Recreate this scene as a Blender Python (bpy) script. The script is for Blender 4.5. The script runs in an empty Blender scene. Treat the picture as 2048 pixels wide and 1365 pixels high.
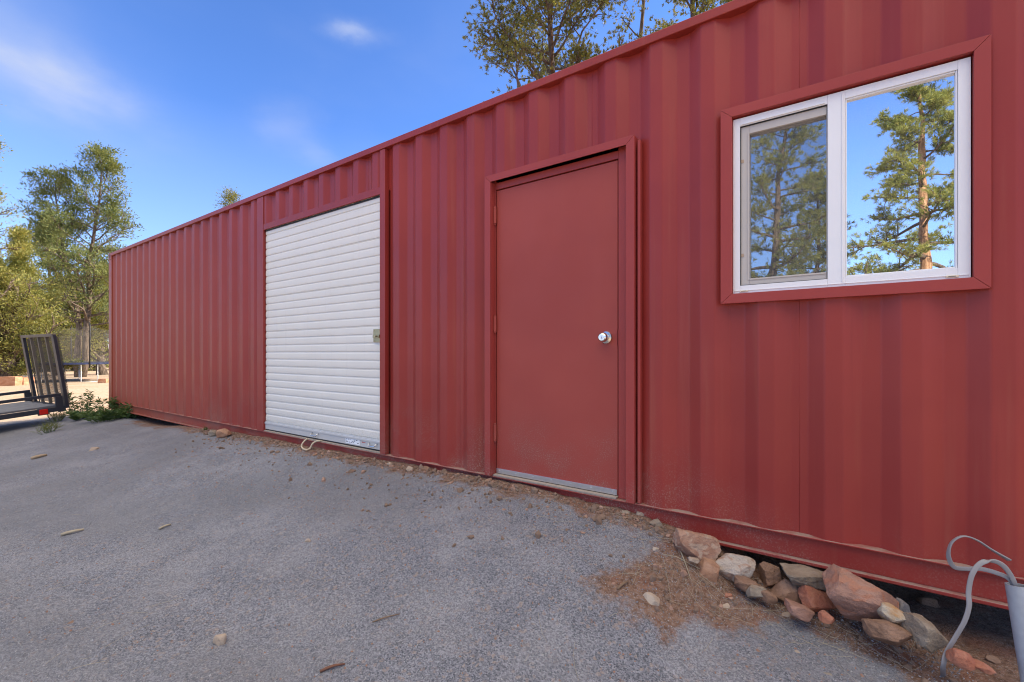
import bpy, bmesh, math, random
import numpy as np
from mathutils import Vector, Matrix, noise as mnoise

# ------------------------------------------------------------------ camera, sky, sun, exposure
S = bpy.context.scene
COL = S.collection
YAW = math.radians(35.46)
FPX, CX, HY, CAMZ = 924.0, 1024.0, 707.4, 1.022
cam_d = bpy.data.cameras.new("camera")
cam = bpy.data.objects.new("camera", cam_d)
COL.objects.link(cam)
cam.location = (0, 0, CAMZ)
cam.rotation_euler = (math.radians(90), 0, YAW)
cam_d.sensor_width = 36
cam_d.lens = FPX / 2048 * 36
cam_d.shift_y = 0.01216
cam_d.clip_start = 0.05
cam_d.clip_end = 3000
S.camera = cam

SUN_EL = math.radians(26)
SUN_AZ = math.radians(34)          # from +Y towards +X
SUN = Vector((math.sin(SUN_AZ) * math.cos(SUN_EL), math.cos(SUN_AZ) * math.cos(SUN_EL), math.sin(SUN_EL)))
sl = bpy.data.lights.new("sun", 'SUN')
sl.energy = 5.0
sl.angle = math.radians(0.5)
sl.color = (1.0, 0.86, 0.66)
so = bpy.data.objects.new("sun", sl)
COL.objects.link(so)
so.rotation_euler = (-SUN).to_track_quat('-Z', 'Y').to_euler()
so.location = (10, 20, 20)

S.view_settings.view_transform = 'Standard'
S.view_settings.look = 'None'
S.view_settings.gamma = 1
S.view_settings.exposure = 1.0
S.cycles.filter_width = 1.1
S.cycles.max_bounces = 8
S.cycles.transparent_max_bounces = 24
S.cycles.use_denoising = True


class NT:
    """terse node-tree writer"""
    def __init__(s, tree):
        s.t = tree
        tree.nodes.clear()

    def __call__(s, typ, ins=None, out=0, **props):
        n = s.t.nodes.new(typ)
        for k, v in props.items():
            setattr(n, k, v)
        for k, v in (ins or {}).items():
            sock = n.inputs[k]
            if isinstance(v, bpy.types.NodeSocket):
                s.t.links.new(v, sock)
            else:
                sock.default_value = v
        return n if out is None else n.outputs[out]

    def math(s, op, a, b=0.0, c=None, clamp=False):
        d = {0: a, 1: b}
        if c is not None:
            d[2] = c
        return s('ShaderNodeMath', d, operation=op, use_clamp=clamp)

    def ramp(s, fac, lo, hi):
        return s('ShaderNodeMapRange', {0: fac, 1: lo, 2: hi, 3: 0.0, 4: 1.0}, interpolation_type='SMOOTHSTEP')

    def mix(s, fac, a, b, blend='MIX'):
        n = s.t.nodes.new('ShaderNodeMix')
        n.data_type = 'RGBA'
        n.blend_type = blend
        for k, v in ((0, fac), (6, a), (7, b)):
            if isinstance(v, bpy.types.NodeSocket):
                s.t.links.new(v, n.inputs[k])
            elif k == 0:
                n.inputs[k].default_value = v
            else:
                n.inputs[k].default_value = (*v, 1) if len(v) == 3 else v
        return n.outputs[2]

    def noise(s, vec, scale, detail=4, rough=0.55, dist=0.0, out=0):
        return s('ShaderNodeTexNoise', {'Vector': vec, 'Scale': scale, 'Detail': detail, 'Roughness': rough, 'Distortion': dist}, out=out)


world = bpy.data.worlds.new("World")
S.world = world
world.use_nodes = True
w = NT(world.node_tree)
sky = w('ShaderNodeTexSky', sky_type='NISHITA', sun_disc=False, sun_elevation=SUN_EL, sun_rotation=SUN_AZ,
        altitude=1500, air_density=1.0, dust_density=0.6, ozone_density=2.0)
dirv = w('ShaderNodeTexCoord', out=0)
sky = w.mix(1.0, sky, (0.62, 0.86, 1.30), 'MULTIPLY')
dz = w('ShaderNodeSeparateXYZ', {0: dirv}, out=2)
wv = w('ShaderNodeMapping', {'Vector': dirv, 'Scale': (1.0, 1.0, 1.8)})
wn_ = w('ShaderNodeTexNoise', {'Vector': wv, 'Scale': 5.0, 'Detail': 6.0, 'Roughness': .55}, out=1)
dirw = w('ShaderNodeVectorMath', {0: w('ShaderNodeVectorMath', {0: wn_, 1: (.5, .5, .5)}, operation='SUBTRACT'), 1: (.16, .16, .07)}, operation='MULTIPLY')
dirw = w('ShaderNodeVectorMath', {0: dirv, 1: dirw}, operation='ADD')
pale = w('ShaderNodeMapRange', {0: dz, 1: 0.0, 2: 0.42, 3: 0.42, 4: 0.0})
sky = w.mix(pale, sky, (3.6, 4.2, 5.2))


def blob(d, up_w, side_w, tilt=0.0):
    """soft elongated patch of thin cloud round the sky direction d"""
    d = Vector(d).normalized()
    side = Vector((0, 0, 1)).cross(d).normalized()
    up = d.cross(side).normalized()
    s2 = side * math.cos(tilt) + up * math.sin(tilt)
    u2 = up * math.cos(tilt) - side * math.sin(tilt)
    a = w('ShaderNodeVectorMath', {0: dirw, 1: tuple(s2)}, out=1, operation='DOT_PRODUCT')
    b = w('ShaderNodeVectorMath', {0: dirw, 1: tuple(u2 * 1.0)}, out=1, operation='DOT_PRODUCT')
    c = w('ShaderNodeVectorMath', {0: dirv, 1: tuple(d)}, out=1, operation='DOT_PRODUCT')
    a = w.math('POWER', w.math('ABSOLUTE', w.math('DIVIDE', a, side_w)), 2.0)
    b = w.math('POWER', w.math('ABSOLUTE', w.math('DIVIDE', b, up_w)), 2.0)
    e = w.math('EXPONENT', w.math('MULTIPLY', w.math('ADD', a, b), -1.0))
    return w.math('MULTIPLY', e, w.math('GREATER_THAN', c, 0.0))


sv = w('ShaderNodeMapping', {'Vector': dirv, 'Scale': (1.0, 1.0, 2.6)})
wisp = w.ramp(w.noise(sv, 2.6, 6, 0.5, 0.6), 0.32, 0.68)
A = w.math('MULTIPLY', blob((-1.48, 0.16, 0.67), 0.060, 0.15, 0.32), 0.85)
A2 = w.math('MULTIPLY', blob((-1.40, 0.235, 0.60), 0.030, 0.075, 0.10), 0.95)
A3 = w.math('MULTIPLY', blob((-1.45, 0.18, 0.76), 0.10, 0.10, 0.0), 0.30)
B = w.math('MULTIPLY', w.math('ADD', w.math('MULTIPLY', blob((-0.846, 0.625, 0.690), 0.010, 0.034, 0.0), 0.34), w.math('MULTIPLY', blob((-0.83, 0.63, 0.684), 0.020, 0.06, 0.0), 0.14)), w.math('ADD', wisp, 0.3))
C = w.math('MULTIPLY', blob((-0.98, 0.53, 0.478), 0.035, 0.045, 0.0), 0.26)
C2 = w.math('MULTIPLY', blob((-0.93, 0.57, 0.42), 0.022, 0.03, 0.0), 0.22)
cl = A
for x in (A2, A3, C, C2):
    cl = w.math('ADD', cl, x)
cl = w.math('ADD', w.math('MULTIPLY', cl, w.math('ADD', w.math('MULTIPLY', wisp, 0.8), 0.35)), B)
cl = w.math('MINIMUM', cl, 0.85)
veil = w.math('MULTIPLY', w.ramp(w.noise(sv, 1.5, 5, 0.5, 0.3), 0.45, 0.8), 0.16)
cl = w.math('MAXIMUM', cl, veil)
base = w('ShaderNodeBackground', {0: sky, 1: 0.128})
thin = w('ShaderNodeBackground', {0: (0.62, 0.70, 0.94, 1), 1: 0.50})
s1 = w('ShaderNodeMixShader', {0: cl, 1: base, 2: thin})
# unseen bright cloud deck overhead and behind, added as fill light
fill_noise = w.ramp(w.noise(sv, 2.0, 5, 0.55, 0.2), 0.30, 0.62)
dy = w('ShaderNodeSeparateXYZ', {0: dirv}, out=1)
dx = w('ShaderNodeSeparateXYZ', {0: dirv}, out=0)
behind = w.math('MULTIPLY', w.ramp(dy, 0.05, -0.5), 0.15)
behind = w.math('ADD', behind, w('ShaderNodeMapRange', {0: dx, 1: -0.5, 2: 0.8, 3: -0.16, 4: 0.13}))
deck = w.math('MULTIPLY', w.ramp(w.math('ADD', dz, behind), 0.64, 0.80), w.math('ADD', w.math('MULTIPLY', fill_noise, 0.3), 0.7))  # mask of the added fill light
high = w('ShaderNodeBackground', {0: (1.0, 0.90, 0.76, 1), 1: 1.40})
s2 = w('ShaderNodeMixShader', {0: deck, 1: s1, 2: high})
w('ShaderNodeOutputWorld', {0: s2}, out=None)

# ------------------------------------------------------------------ helpers
F = Vector((-math.sin(YAW), math.cos(YAW), 0))
Rv = Vector((math.cos(YAW), math.sin(YAW), 0))


def ray(px, py):
    return F + Rv * ((px - CX) / FPX) + Vector((0, 0, (HY - py) / FPX))


def P(px, py, y):                    # photo point -> the point at world depth y (planes parallel to the wall)
    d = ray(px, py)
    return Vector((0, 0, CAMZ)) + d * (y / d.y)


def PZ(px, z, depth):                # photo column + height + distance along the view axis
    d = ray(px, HY)
    p = d * depth
    return Vector((p.x, p.y, z))


WALL = 2.65
_zw = [(-40, -.36), (-14, -.30), (-11.1, -.12), (-8.8, -.10), (-7.25, 0.0), (-5.0, .07), (-3.25, .08), (-2.0, .10), (-1.1, .08),
       (-.75, .04), (-.55, -.03), (-.42, -.10), (-.16, -.15), (.37, -.21), (1.2, -.24), (40, -.24)]
_bw = [(-40, 3.0), (-11, 2.2), (-3, 2.0), (-1.2, 1.6), (-.3, .8), (.4, .6), (40, .6)]
_zb = [(-40, -.36), (-9, -.36), (-2.5, -.24), (0, -.22), (40, -.22)]


def lerp(tab, x):
    for (a, fa), (b, fb) in zip(tab, tab[1:]):
        if x <= b:
            t = max(0, (x - a) / (b - a))
            t = t * t * (3 - 2 * t)
            return fa + (fb - fa) * t
    return tab[-1][1]


def ground(x, y, lumps=True):
    zb, zw, bw = lerp(_zb, x), lerp(_zw, x), lerp(_bw, x)
    d = 2.60 - y
    t = min(1, max(0, d / bw))
    f = (1 - t) ** 2 * (1 + 2 * t)
    f = .55 * f + .45 * (1 - t) ** 2
    if y > 5.5:
        f *= max(0, 1 - (y - 5.5) / 3)
    z = zb + (zw - zb) * f
    if y > 2.7 and x > -.9:
        z += min(.10, (y - 2.7) * .06)
    if lumps:
        near = 1.0 if -16 < x < 4 else .6
        z += near * (.020 * mnoise.noise((x * .9, y * .9, 1.3)) + .012 * mnoise.noise((x * 2.7, y * 2.7, 5.1)))
        if -13 < x < 3 and -3 < y < 6:
            bank = f if y < 3 else .3
            z += (.005 + .010 * bank) * mnoise.noise((x * 9, y * 9, 2.2)) + .004 * bank * mnoise.noise((x * 23, y * 23, 7.7))
    return z


def G(px, py):                       # photo point -> point on the ground
    d = ray(px, py)
    t, st = .8, .02
    o = Vector((0, 0, CAMZ))
    while t < 60:
        p = o + d * t
        if p.z <= ground(p.x, p.y):
            return p
        t += st * max(1, t)
    return o + d * 60


def tag(o, label=None, cat=None, group=None, kind=None):
    if label:
        o['label'] = label
    if cat:
        o['category'] = cat
    if group:
        o['group'] = group
    if kind:
        o['kind'] = kind
    return o


def empty(name, loc, label, cat, group=None):
    o = bpy.data.objects.new(name, None)
    COL.objects.link(o)
    o.location = loc
    o.empty_display_size = .2
    return tag(o, label, cat, group)


def origin(o):
    p = Vector((0, 0, 0))
    while o is not None:
        p += o.location
        o = o.parent
    return p


class MB:
    """collects shapes in world coordinates, links them as ONE mesh object"""
    def __init__(s):
        s.v, s.f, s.n = [], [], 0

    def add(s, verts, faces):
        verts = np.asarray(verts, float).reshape(-1, 3)
        s.v.append(verts)
        s.f.extend([tuple(i + s.n for i in f) for f in faces])
        s.n += len(verts)

    def box(s, x0, x1, y0, y1, z0, z1):
        v = [(x, y, z) for x in (x0, x1) for y in (y0, y1) for z in (z0, z1)]
        s.add(v, [(0, 1, 3, 2), (4, 6, 7, 5), (0, 4, 5, 1), (2, 3, 7, 6), (0, 2, 6, 4), (1, 5, 7, 3)])
        return s

    def obox(s, c, ax, ay, az):       # oriented box: centre and three half-axes
        c, ax, ay, az = (np.array(q, float) for q in (c, ax, ay, az))
        v = [c + i * ax + j * ay + k * az for i in (-1, 1) for j in (-1, 1) for k in (-1, 1)]
        s.add(v, [(0, 1, 3, 2), (4, 6, 7, 5), (0, 4, 5, 1), (2, 3, 7, 6), (0, 2, 6, 4), (1, 5, 7, 3)])
        return s

    def beam(s, a, b, hw, hh, up=(0, 0, 1)):
        a, b = Vector(a), Vector(b)
        d = (b - a)
        L = d.length
        d.normalize()
        sd = d.cross(Vector(up))
        if sd.length < 1e-4:
            sd = d.cross(Vector((1, 0, 0)))
        sd.normalize()
        u = sd.cross(d)
        return s.obox((a + b) / 2, d * L / 2, sd * hw, u * hh)

    def tube(s, pts, radii, n=6, cap=True, flat=1.0):
        pts = np.array([tuple(p) for p in pts], float)
        m = len(pts)
        if np.isscalar(radii):
            radii = [radii] * m
        t = np.gradient(pts, axis=0)
        t /= np.linalg.norm(t, axis=1)[:, None] + 1e-12
        ref = np.array((0, 0, 1.0)) if abs(t[0][2]) < .9 else np.array((1.0, 0, 0))
        u = np.cross(t[0], ref)
        u /= np.linalg.norm(u)
        ang = np.linspace(0, 2 * np.pi, n, endpoint=False)
        V = np.zeros((m, n, 3))
        for i in range(m):
            u = u - t[i] * np.dot(u, t[i])
            u /= np.linalg.norm(u) + 1e-12
            v = np.cross(t[i], u)
            V[i] = pts[i] + radii[i] * (np.cos(ang)[:, None] * u + flat * np.sin(ang)[:, None] * v)
        fs = [(i * n + j, i * n + (j + 1) % n, (i + 1) * n + (j + 1) % n, (i + 1) * n + j) for i in range(m - 1) for j in range(n)]
        if cap:
            fs.append(tuple(range(n - 1, -1, -1)))
            fs.append(tuple((m - 1) * n + j for j in range(n)))
        s.add(V.reshape(-1, 3), fs)
        return s

    def lathe(s, c, axis, prof, n=24):  # prof: (distance along axis, radius)
        c, axis = Vector(c), Vector(axis).normalized()
        s.tube_prof(c, axis, prof, n)
        return s

    def tube_prof(s, c, axis, prof, n):
        ref = Vector((0, 0, 1)) if abs(axis.z) < .9 else Vector((1, 0, 0))
        u = axis.cross(ref).normalized()
        v = axis.cross(u)
        V = []
        for h, r in prof:
            for j in range(n):
                a = 2 * math.pi * j / n
                V.append(c + axis * h + (u * math.cos(a) + v * math.sin(a)) * max(r, 1e-5))
        m = len(prof)
        fs = [(i * n + j, i * n + (j + 1) % n, (i + 1) * n + (j + 1) % n, (i + 1) * n + j) for i in range(m - 1) for j in range(n)]
        fs.append(tuple(range(n - 1, -1, -1)))
        fs.append(tuple((m - 1) * n + j for j in range(n)))
        s.add([tuple(q) for q in V], fs)

    def build(s, name, mats, parent=None, smooth=False, bevel=0, angle=None, segs=2):
        me = bpy.data.meshes.new(name)
        v = np.concatenate(s.v) if s.v else np.zeros((0, 3))
        if parent is not None:
            v = v - np.array(origin(parent))
        me.from_pydata(v.tolist(), [], s.f)
        if not isinstance(mats, (list, tuple)):
            mats = [mats]
        for m in mats:
            me.materials.append(m)
        bm = bmesh.new()
        bm.from_mesh(me)
        bmesh.ops.recalc_face_normals(bm, faces=bm.faces)
        bm.to_mesh(me)
        bm.free()
        if smooth:
            me.polygons.foreach_set('use_smooth', [True] * len(me.polygons))
        if angle:
            me.set_sharp_from_angle(angle=math.radians(angle))
        o = bpy.data.objects.new(name, me)
        COL.objects.link(o)
        if parent is not None:
            o.parent = parent
        if bevel:
            b = o.modifiers.new('bevel', 'BEVEL')
            b.width = bevel
            b.segments = segs
            b.limit_method = 'ANGLE'
            b.harden_normals = False
        return o


def fast_mesh(name, verts, faces_n, mat, parent=None):
    """many same-sized faces, verts listed face by face"""
    verts = np.asarray(verts, np.float32).reshape(-1, 3)
    if parent is not None:
        verts = verts - np.array(origin(parent), np.float32)
    nf = len(verts) // faces_n
    me = bpy.data.meshes.new(name)
    me.vertices.add(len(verts))
    me.vertices.foreach_set('co', verts.ravel())
    me.loops.add(len(verts))
    me.loops.foreach_set('vertex_index', np.arange(len(verts), dtype=np.int32))
    me.polygons.add(nf)
    me.polygons.foreach_set('loop_start', np.arange(0, len(verts), faces_n, dtype=np.int32))
    me.update()
    me.validate()
    me.materials.append(mat)
    o = bpy.data.objects.new(name, me)
    COL.objects.link(o)
    if parent is not None:
        o.parent = parent
    return o


# ------------------------------------------------------------------ materials
def new_mat(name):
    m = bpy.data.materials.new(name)
    m.use_nodes = True
    return m, NT(m.node_tree)


def finish(m, n, shader):
    n('ShaderNodeOutputMaterial', {0: shader}, out=None)
    return m


def principled(n, color, rough=.5, metal=0.0, bump=None, spec=.5, **kw):
    d = {'Base Color': color if isinstance(color, bpy.types.NodeSocket) else (*color, 1), 'Roughness': rough, 'Metallic': metal, 'Specular IOR Level': spec}
    if bump is not None:
        d['Normal'] = bump
    d.update(kw)
    return n('ShaderNodeBsdfPrincipled', d)


def bumpn(n, h, strength, dist):
    return n('ShaderNodeBump', {'Strength': strength, 'Distance': dist, 'Height': h})


def simple(name, c, rough=.5, metal=0.0, var=.12, scale=8, bump=0.0, spec=.5):
    m, n = new_mat(name)
    pos = n('ShaderNodeNewGeometry', out=0)
    nz = n.noise(pos, scale, 5)
    col = n.mix(nz, tuple(x * (1 - var) for x in c), tuple(min(1, x * (1 + var)) for x in c))
    b = bumpn(n, n.noise(pos, scale * 12, 3), bump, .002) if bump else None
    return finish(m, n, principled(n, col, rough, metal, b, spec))


def paint_mat(name, base, rough=.50, streak=1.0, splash=1.0):
    m, n = new_mat(name)
    g = n('ShaderNodeNewGeometry', out=None)
    pos, nrm = g.outputs[0], g.outputs[1]
    z = n('ShaderNodeSeparateXYZ', {0: pos}, out=2)
    nz = n('ShaderNodeSeparateXYZ', {0: nrm}, out=2)
    big = n.noise(pos, 1.1, 4)
    col = n.mix(n.ramp(big, .3, .7), tuple(x * .92 for x in base), (base[0] * 1.06, base[1] * 1.16, base[2] * 1.12))
    # vertical run-off streaks, part faded and part rusty
    sv = n('ShaderNodeMapping', {'Vector': pos, 'Scale': (9, 9, .35)})
    st = n.ramp(n.noise(sv, 2.0, 5, .6), .52, .80)
    col = n.mix(n.math('MULTIPLY', st, .30 * streak), col, (.34, .10, .06))
    sv2 = n('ShaderNodeMapping', {'Vector': pos, 'Scale': (16, 16, .5)})
    st2 = n.ramp(n.noise(sv2, 2.3, 4, .6), .58, .8)
    col = n.mix(n.math('MULTIPLY', st2, .30 * streak), col, tuple(x * .6 for x in base))
    # mud splashed up from the ground
    fine = n.ramp(n.noise(pos, 130, 3, .6), .53, .61)
    patch = n.ramp(n.noise(pos, 2.6, 4, .6), .42, .62)
    xx = n('ShaderNodeSeparateXYZ', {0: pos}, out=0)
    zz = n.math('ADD', z, n.math('MULTIPLY', n.ramp(xx, -1.0, -.1), .42))
    fall = n.math('POWER', n('ShaderNodeMapRange', {0: zz, 1: .12, 2: .78, 3: 1.0, 4: 0.0}), 2.0)
    sp = n.math('MULTIPLY', n.math('MULTIPLY', fine, fall), n.math('ADD', n.math('MULTIPLY', patch, .85), .20))
    col = n.mix(n.math('MULTIPLY', sp, .80 * splash), col, (.36, .25, .20))
    film = n.math('MULTIPLY', n.math('MULTIPLY', fall, patch), .28 * splash)
    col = n.mix(film, col, (.24, .13, .10))
    # dust lying on ledges
    du = n.math('MULTIPLY', n.ramp(nz, .55, .9), n.ramp(n.math('SUBTRACT', 1.6, z), 0.0, .9))
    du = n.math('MULTIPLY', du, n.math('ADD', n.math('MULTIPLY', n.ramp(n.noise(pos, 14, 4), .35, .6), .5), .45))
    col = n.mix(du, col, (.33, .245, .20))
    rg = n.math('ADD', n.math('MULTIPLY', n.noise(pos, 6, 5), .18), rough - .09)
    rg = n.math('ADD', rg, n.math('MULTIPLY', n.math('ADD', du, sp), .3), clamp=True)
    dent = n.math('ADD', n.math('MULTIPLY', n.noise(pos, 2.4, 2), 1.0), n.math('MULTIPLY', n.noise(pos, 150, 2), .025))
    bounce_tint = n.math('MULTIPLY', n.ramp(xx, -4.5, -11.0), n.math('ADD', n.math('MULTIPLY', n.noise(pos, .9, 4), .5), .55))  # warm bounce light painted into the colour towards the left end
    col = n.mix(bounce_tint, col, (.33, .078, .038))
    b = bumpn(n, dent, .45, .010)
    return finish(m, n, principled(n, col, rg, 0, b, .33))


RED = (.285, .033, .026)
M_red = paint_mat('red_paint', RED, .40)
M_door = paint_mat('red_door_paint', (.335, .054, .040), .52, .25, 1.3)
M_casing = paint_mat('red_trim_paint', (.325, .044, .037), .46, .2, .8)
M_white = simple('white_vinyl', (.80, .80, .80), .35, var=.03)
M_screenframe = simple('taupe_vinyl', (.50, .46, .41), .45, var=.05)
M_black = simple('black_gasket_and_gap', (.015, .015, .017), .6)
M_alu = simple('mill_aluminium', (.70, .70, .70), .34, 1.0, var=.08, scale=20)
M_steel = simple('satin_steel', (.74, .72, .68), .22, 1.0, var=.04)
M_brass = simple('galvanised_latch', (.40, .36, .22), .42, .8, var=.2, scale=40)
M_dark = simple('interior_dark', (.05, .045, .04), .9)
M_sill = simple('dusty_sill', (.36, .30, .24), .8, var=.2, scale=30, bump=.3)
M_rope = simple('beige_rope', (.55, .45, .32), .8, var=.15, scale=90, bump=.4)
M_cable = simple('grey_cable', (.25, .235, .235), .55, var=.12, scale=15)
M_pvc = simple('grey_conduit', (.32, .335, .36), .55, var=.20, scale=28)
M_trailer = simple('black_trailer_paint', (.030, .032, .040), .42, var=.3, scale=10)
M_faded = simple('faded_black_paint', (.14, .115, .085), .6, var=.25, scale=18)
M_plank = simple('weathered_plank', (.17, .165, .165), .85, var=.35, scale=9, bump=.5)
M_red_lens = simple('red_lens', (.55, .015, .012), .18, var=.1)
M_tyre = simple('tyre_rubber', (.02, .02, .02), .8)
M_rim = simple('white_rim', (.6, .6, .6), .4)
M_pad = simple('navy_pad', (.020, .030, .085), .5, var=.2)
M_galv = simple('galvanised_tube', (.52, .50, .46), .45, .6, var=.15)
M_paper = simple('white_tag', (.85, .87, .90), .6, var=.03)
M_ink = simple('label_ink', (.03, .03, .04), .6)
M_redink = simple('red_ink', (.5, .04, .03), .6)


def roller_mat():
    m, n = new_mat('white_roller_door')
    pos = n('ShaderNodeNewGeometry', out=0)
    z = n('ShaderNodeSeparateXYZ', {0: pos}, out=2)
    col = n.mix(n.noise(pos, 2.5, 4), (.70, .675, .61), (.77, .745, .68))
    sv = n('ShaderNodeMapping', {'Vector': pos, 'Scale': (14, 14, .6)})
    col = n.mix(n.math('MULTIPLY', n.ramp(n.noise(sv, 2, 4), .55, .8), .18), col, (.55, .50, .42))
    low = n.math('POWER', n('ShaderNodeMapRange', {0: z, 1: .15, 2: .7, 3: 1.0, 4: 0.0}), 2.0)
    sp = n.math('MULTIPLY', n.ramp(n.noise(pos, 120, 3), .54, .62), low)
    col = n.mix(n.math('MULTIPLY', sp, .6), col, (.42, .34, .27))
    return finish(m, n, principled(n, col, .38))


M_roller = roller_mat()


def glass_mat(name, refl, tint):
    m, n = new_mat(name)
    pos = n('ShaderNodeNewGeometry', out=0)
    bp = bumpn(n, n.noise(pos, 3.0, 2), .10, .004)
    gl = n('ShaderNodeBsdfGlossy', {0: (*tint, 1), 1: 0.0, 'Normal': bp})
    tr = n('ShaderNodeBsdfTransparent', {0: (.75, .8, .8, 1)})
    lw = n('ShaderNodeLayerWeight', {0: .25}, out=1)
    fac = n.math('ADD', n.math('MULTIPLY', lw, 1 - refl), refl)
    sh = n('ShaderNodeMixShader', {0: fac, 1: tr, 2: gl})
    film = n.math('ADD', n.math('MULTIPLY', n.ramp(n.noise(pos, 5, 5, .6), .4, .75), .07), .03)
    return finish(m, n, n('ShaderNodeMixShader', {0: film, 1: sh, 2: n('ShaderNodeBsdfDiffuse', {0: (.5, .48, .45, 1)})}))


M_glass = glass_mat('coated_glass', .86, (.97, .99, 1.0))


def screen_mat():
    m, n = new_mat('insect_mesh')
    d = n('ShaderNodeBsdfDiffuse', {0: (.12, .12, .12, 1)})
    tr = n('ShaderNodeBsdfTransparent', {0: (1, 1, 1, 1)})
    return finish(m, n, n('ShaderNodeMixShader', {0: .80, 1: d, 2: tr}))


M_screen = screen_mat()


def net_mat():
    m, n = new_mat('safety_net')
    d = n('ShaderNodeBsdfDiffuse', {0: (.30, .28, .25, 1)})
    tr = n('ShaderNodeBsdfTransparent', {0: (1, 1, 1, 1)})
    return finish(m, n, n('ShaderNodeMixShader', {0: .88, 1: d, 2: tr}))


M_net = net_mat()


def ground_mat():
    m, n = new_mat('gravel_ground')
    pos = n('ShaderNodeNewGeometry', out=0)
    dirt_a = n('ShaderNodeAttribute', attribute_name='dirt', out=2)
    sand_a = n('ShaderNodeAttribute', attribute_name='sand', out=2)
    cell = n('ShaderNodeTexVoronoi', {'Vector': pos, 'Scale': 185.0, 'Randomness': 1.0}, out=None)
    cell2 = n('ShaderNodeTexVoronoi', {'Vector': pos, 'Scale': 70.0, 'Randomness': 1.0}, out=None)
    cv = n('ShaderNodeSeparateColor', {0: cell.outputs[1]}, out=0)
    cv2 = n('ShaderNodeSeparateColor', {0: cell2.outputs[1]}, out=1)
    med = n.noise(pos, 3.2, 6, .6)
    big = n.noise(pos, .8, 4)
    grav = n.mix(cv, (.080, .086, .102), (.300, .303, .335))
    bits = n.ramp(n.noise(pos, 26, 3, .6), .66, .72)
    bit_area = n.ramp(n.noise(pos, 1.3, 3), .45, .62)
    grav = n.mix(n.math('MULTIPLY', n.math('MULTIPLY', bits, bit_area), .75), grav, (.20, .105, .065))
    grav = n.mix(n.math('MULTIPLY', n.ramp(cv2, .86, .97), .55), grav, (.36, .27, .21))
    grav = n.mix(n.math('MULTIPLY', n.ramp(med, .38, .68), .66), grav, n.mix(cv, (.185, .187, .205), (.375, .370, .385)))      # fines pressed between the stones
    grav = n.mix(n.math('MULTIPLY', n.ramp(big, .44, .66), .45), grav, (.150, .150, .160))
    fl = n.noise(pos, 42, 5, .65)
    dirt = n.mix(n.ramp(fl, .3, .7), (.120, .068, .045), (.270, .165, .115))
    dirt = n.mix(n.math('MULTIPLY', n.ramp(cv, .72, .9), .6), dirt, (.30, .24, .21))
    dirt = n.mix(n.math('MULTIPLY', n.ramp(n.noise(pos, 7, 4), .5, .7), .5), dirt, (.225, .085, .050))
    sand = n.mix(n.ramp(n.noise(pos, 12, 6, .7), .3, .7), (.40, .29, .20), (.58, .46, .34))
    sand = n.mix(n.math('MULTIPLY', n.ramp(n.noise(pos, .5, 4), .45, .65), .45), sand, (.44, .25, .14))
    jit = n.math('MULTIPLY', n.math('SUBTRACT', n.noise(pos, 5.5, 6, .7), .5), 1.5)
    col = n.mix(n.ramp(n.math('ADD', dirt_a, jit), .35, .65), grav, dirt)
    col = n.mix(n.ramp(n.math('ADD', sand_a, n.math('MULTIPLY', jit, .5)), .3, .7), col, sand)
    h = n.math('ADD', n.math('MULTIPLY', n.math('SUBTRACT', 1.0, cell.outputs[0]), .7), n.math('MULTIPLY', n.noise(pos, 60, 4), .6))
    h = n.math('ADD', h, n.math('MULTIPLY', n.math('SUBTRACT', 1.0, cell2.outputs[0]), .4))
    b = bumpn(n, h, .9, .007)
    return finish(m, n, principled(n, col, .92, 0, b, .25))


def rock_mat(name, c1, c2, vein=None, scale=9):
    m, n = new_mat(name)
    pos = n('ShaderNodeNewGeometry', out=0)
    v = n('ShaderNodeMapping', {'Vector': pos, 'Scale': (1, 1, 1.7), 'Rotation': (.4, .3, .2)})
    f = n.noise(v, scale, 6, .62, .5)
    col = n.mix(n.ramp(f, .33, .68), c1, c2)
    col = n.mix(n.math('MULTIPLY', n.ramp(n.noise(pos, 60, 4, .7), .52, .7), .35), col, tuple(x * .55 for x in c1))
    if vein:
        col = n.mix(n.math('MULTIPLY', n.ramp(n.noise(v, scale * 1.7, 3, .5, 1.2), .50, .62), .7), col, vein)
    nzz = n('ShaderNodeSeparateXYZ', {0: n('ShaderNodeNewGeometry', out=1)}, out=2)
    dust = n.math('MULTIPLY', n.ramp(nzz, .25, .95), n.math('ADD', n.math('MULTIPLY', n.noise(pos, 18, 4), .34), 0.0))
    col = n.mix(dust, col, (.30, .24, .20))
    h = n.math('ADD', n.noise(pos, 28, 6, .65), n.math('MULTIPLY', n.noise(pos, 130, 3), .35))
    return finish(m, n, principled(n, col, .85, 0, bumpn(n, h, .9, .012), .3))


def leaf_mat(name, c1, c2, trans=.40, scale=1.6, c3=None):
    m, n = new_mat(name)
    pos = n('ShaderNodeNewGeometry', out=0)
    col = n.mix(n.ramp(n.noise(pos, scale, 3), .3, .7), c1, c2)
    if c3:
        col = n.mix(n.ramp(n.noise(pos, scale * 6, 2), .52, .66), col, c3)
    d = n('ShaderNodeBsdfPrincipled', {'Base Color': col, 'Roughness': .55, 'Specular IOR Level': .3})
    t = n('ShaderNodeBsdfTranslucent', {0: n.mix(1.0, col, (1.35, 1.25, .7), 'MULTIPLY')})
    return finish(m, n, n('ShaderNodeMixShader', {0: trans, 1: d, 2: t}))


def bark_mat(name, c1, c2, scale=6):
    m, n = new_mat(name)
    pos = n('ShaderNodeNewGeometry', out=0)
    v = n('ShaderNodeMapping', {'Vector': pos, 'Scale': (3, 3, .6)})
    f = n.noise(v, scale, 6, .65)
    col = n.mix(n.ramp(f, .35, .65), c1, c2)
    return finish(m, n, principled(n, col, .9, 0, bumpn(n, f, .9, .05), .2))


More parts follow.
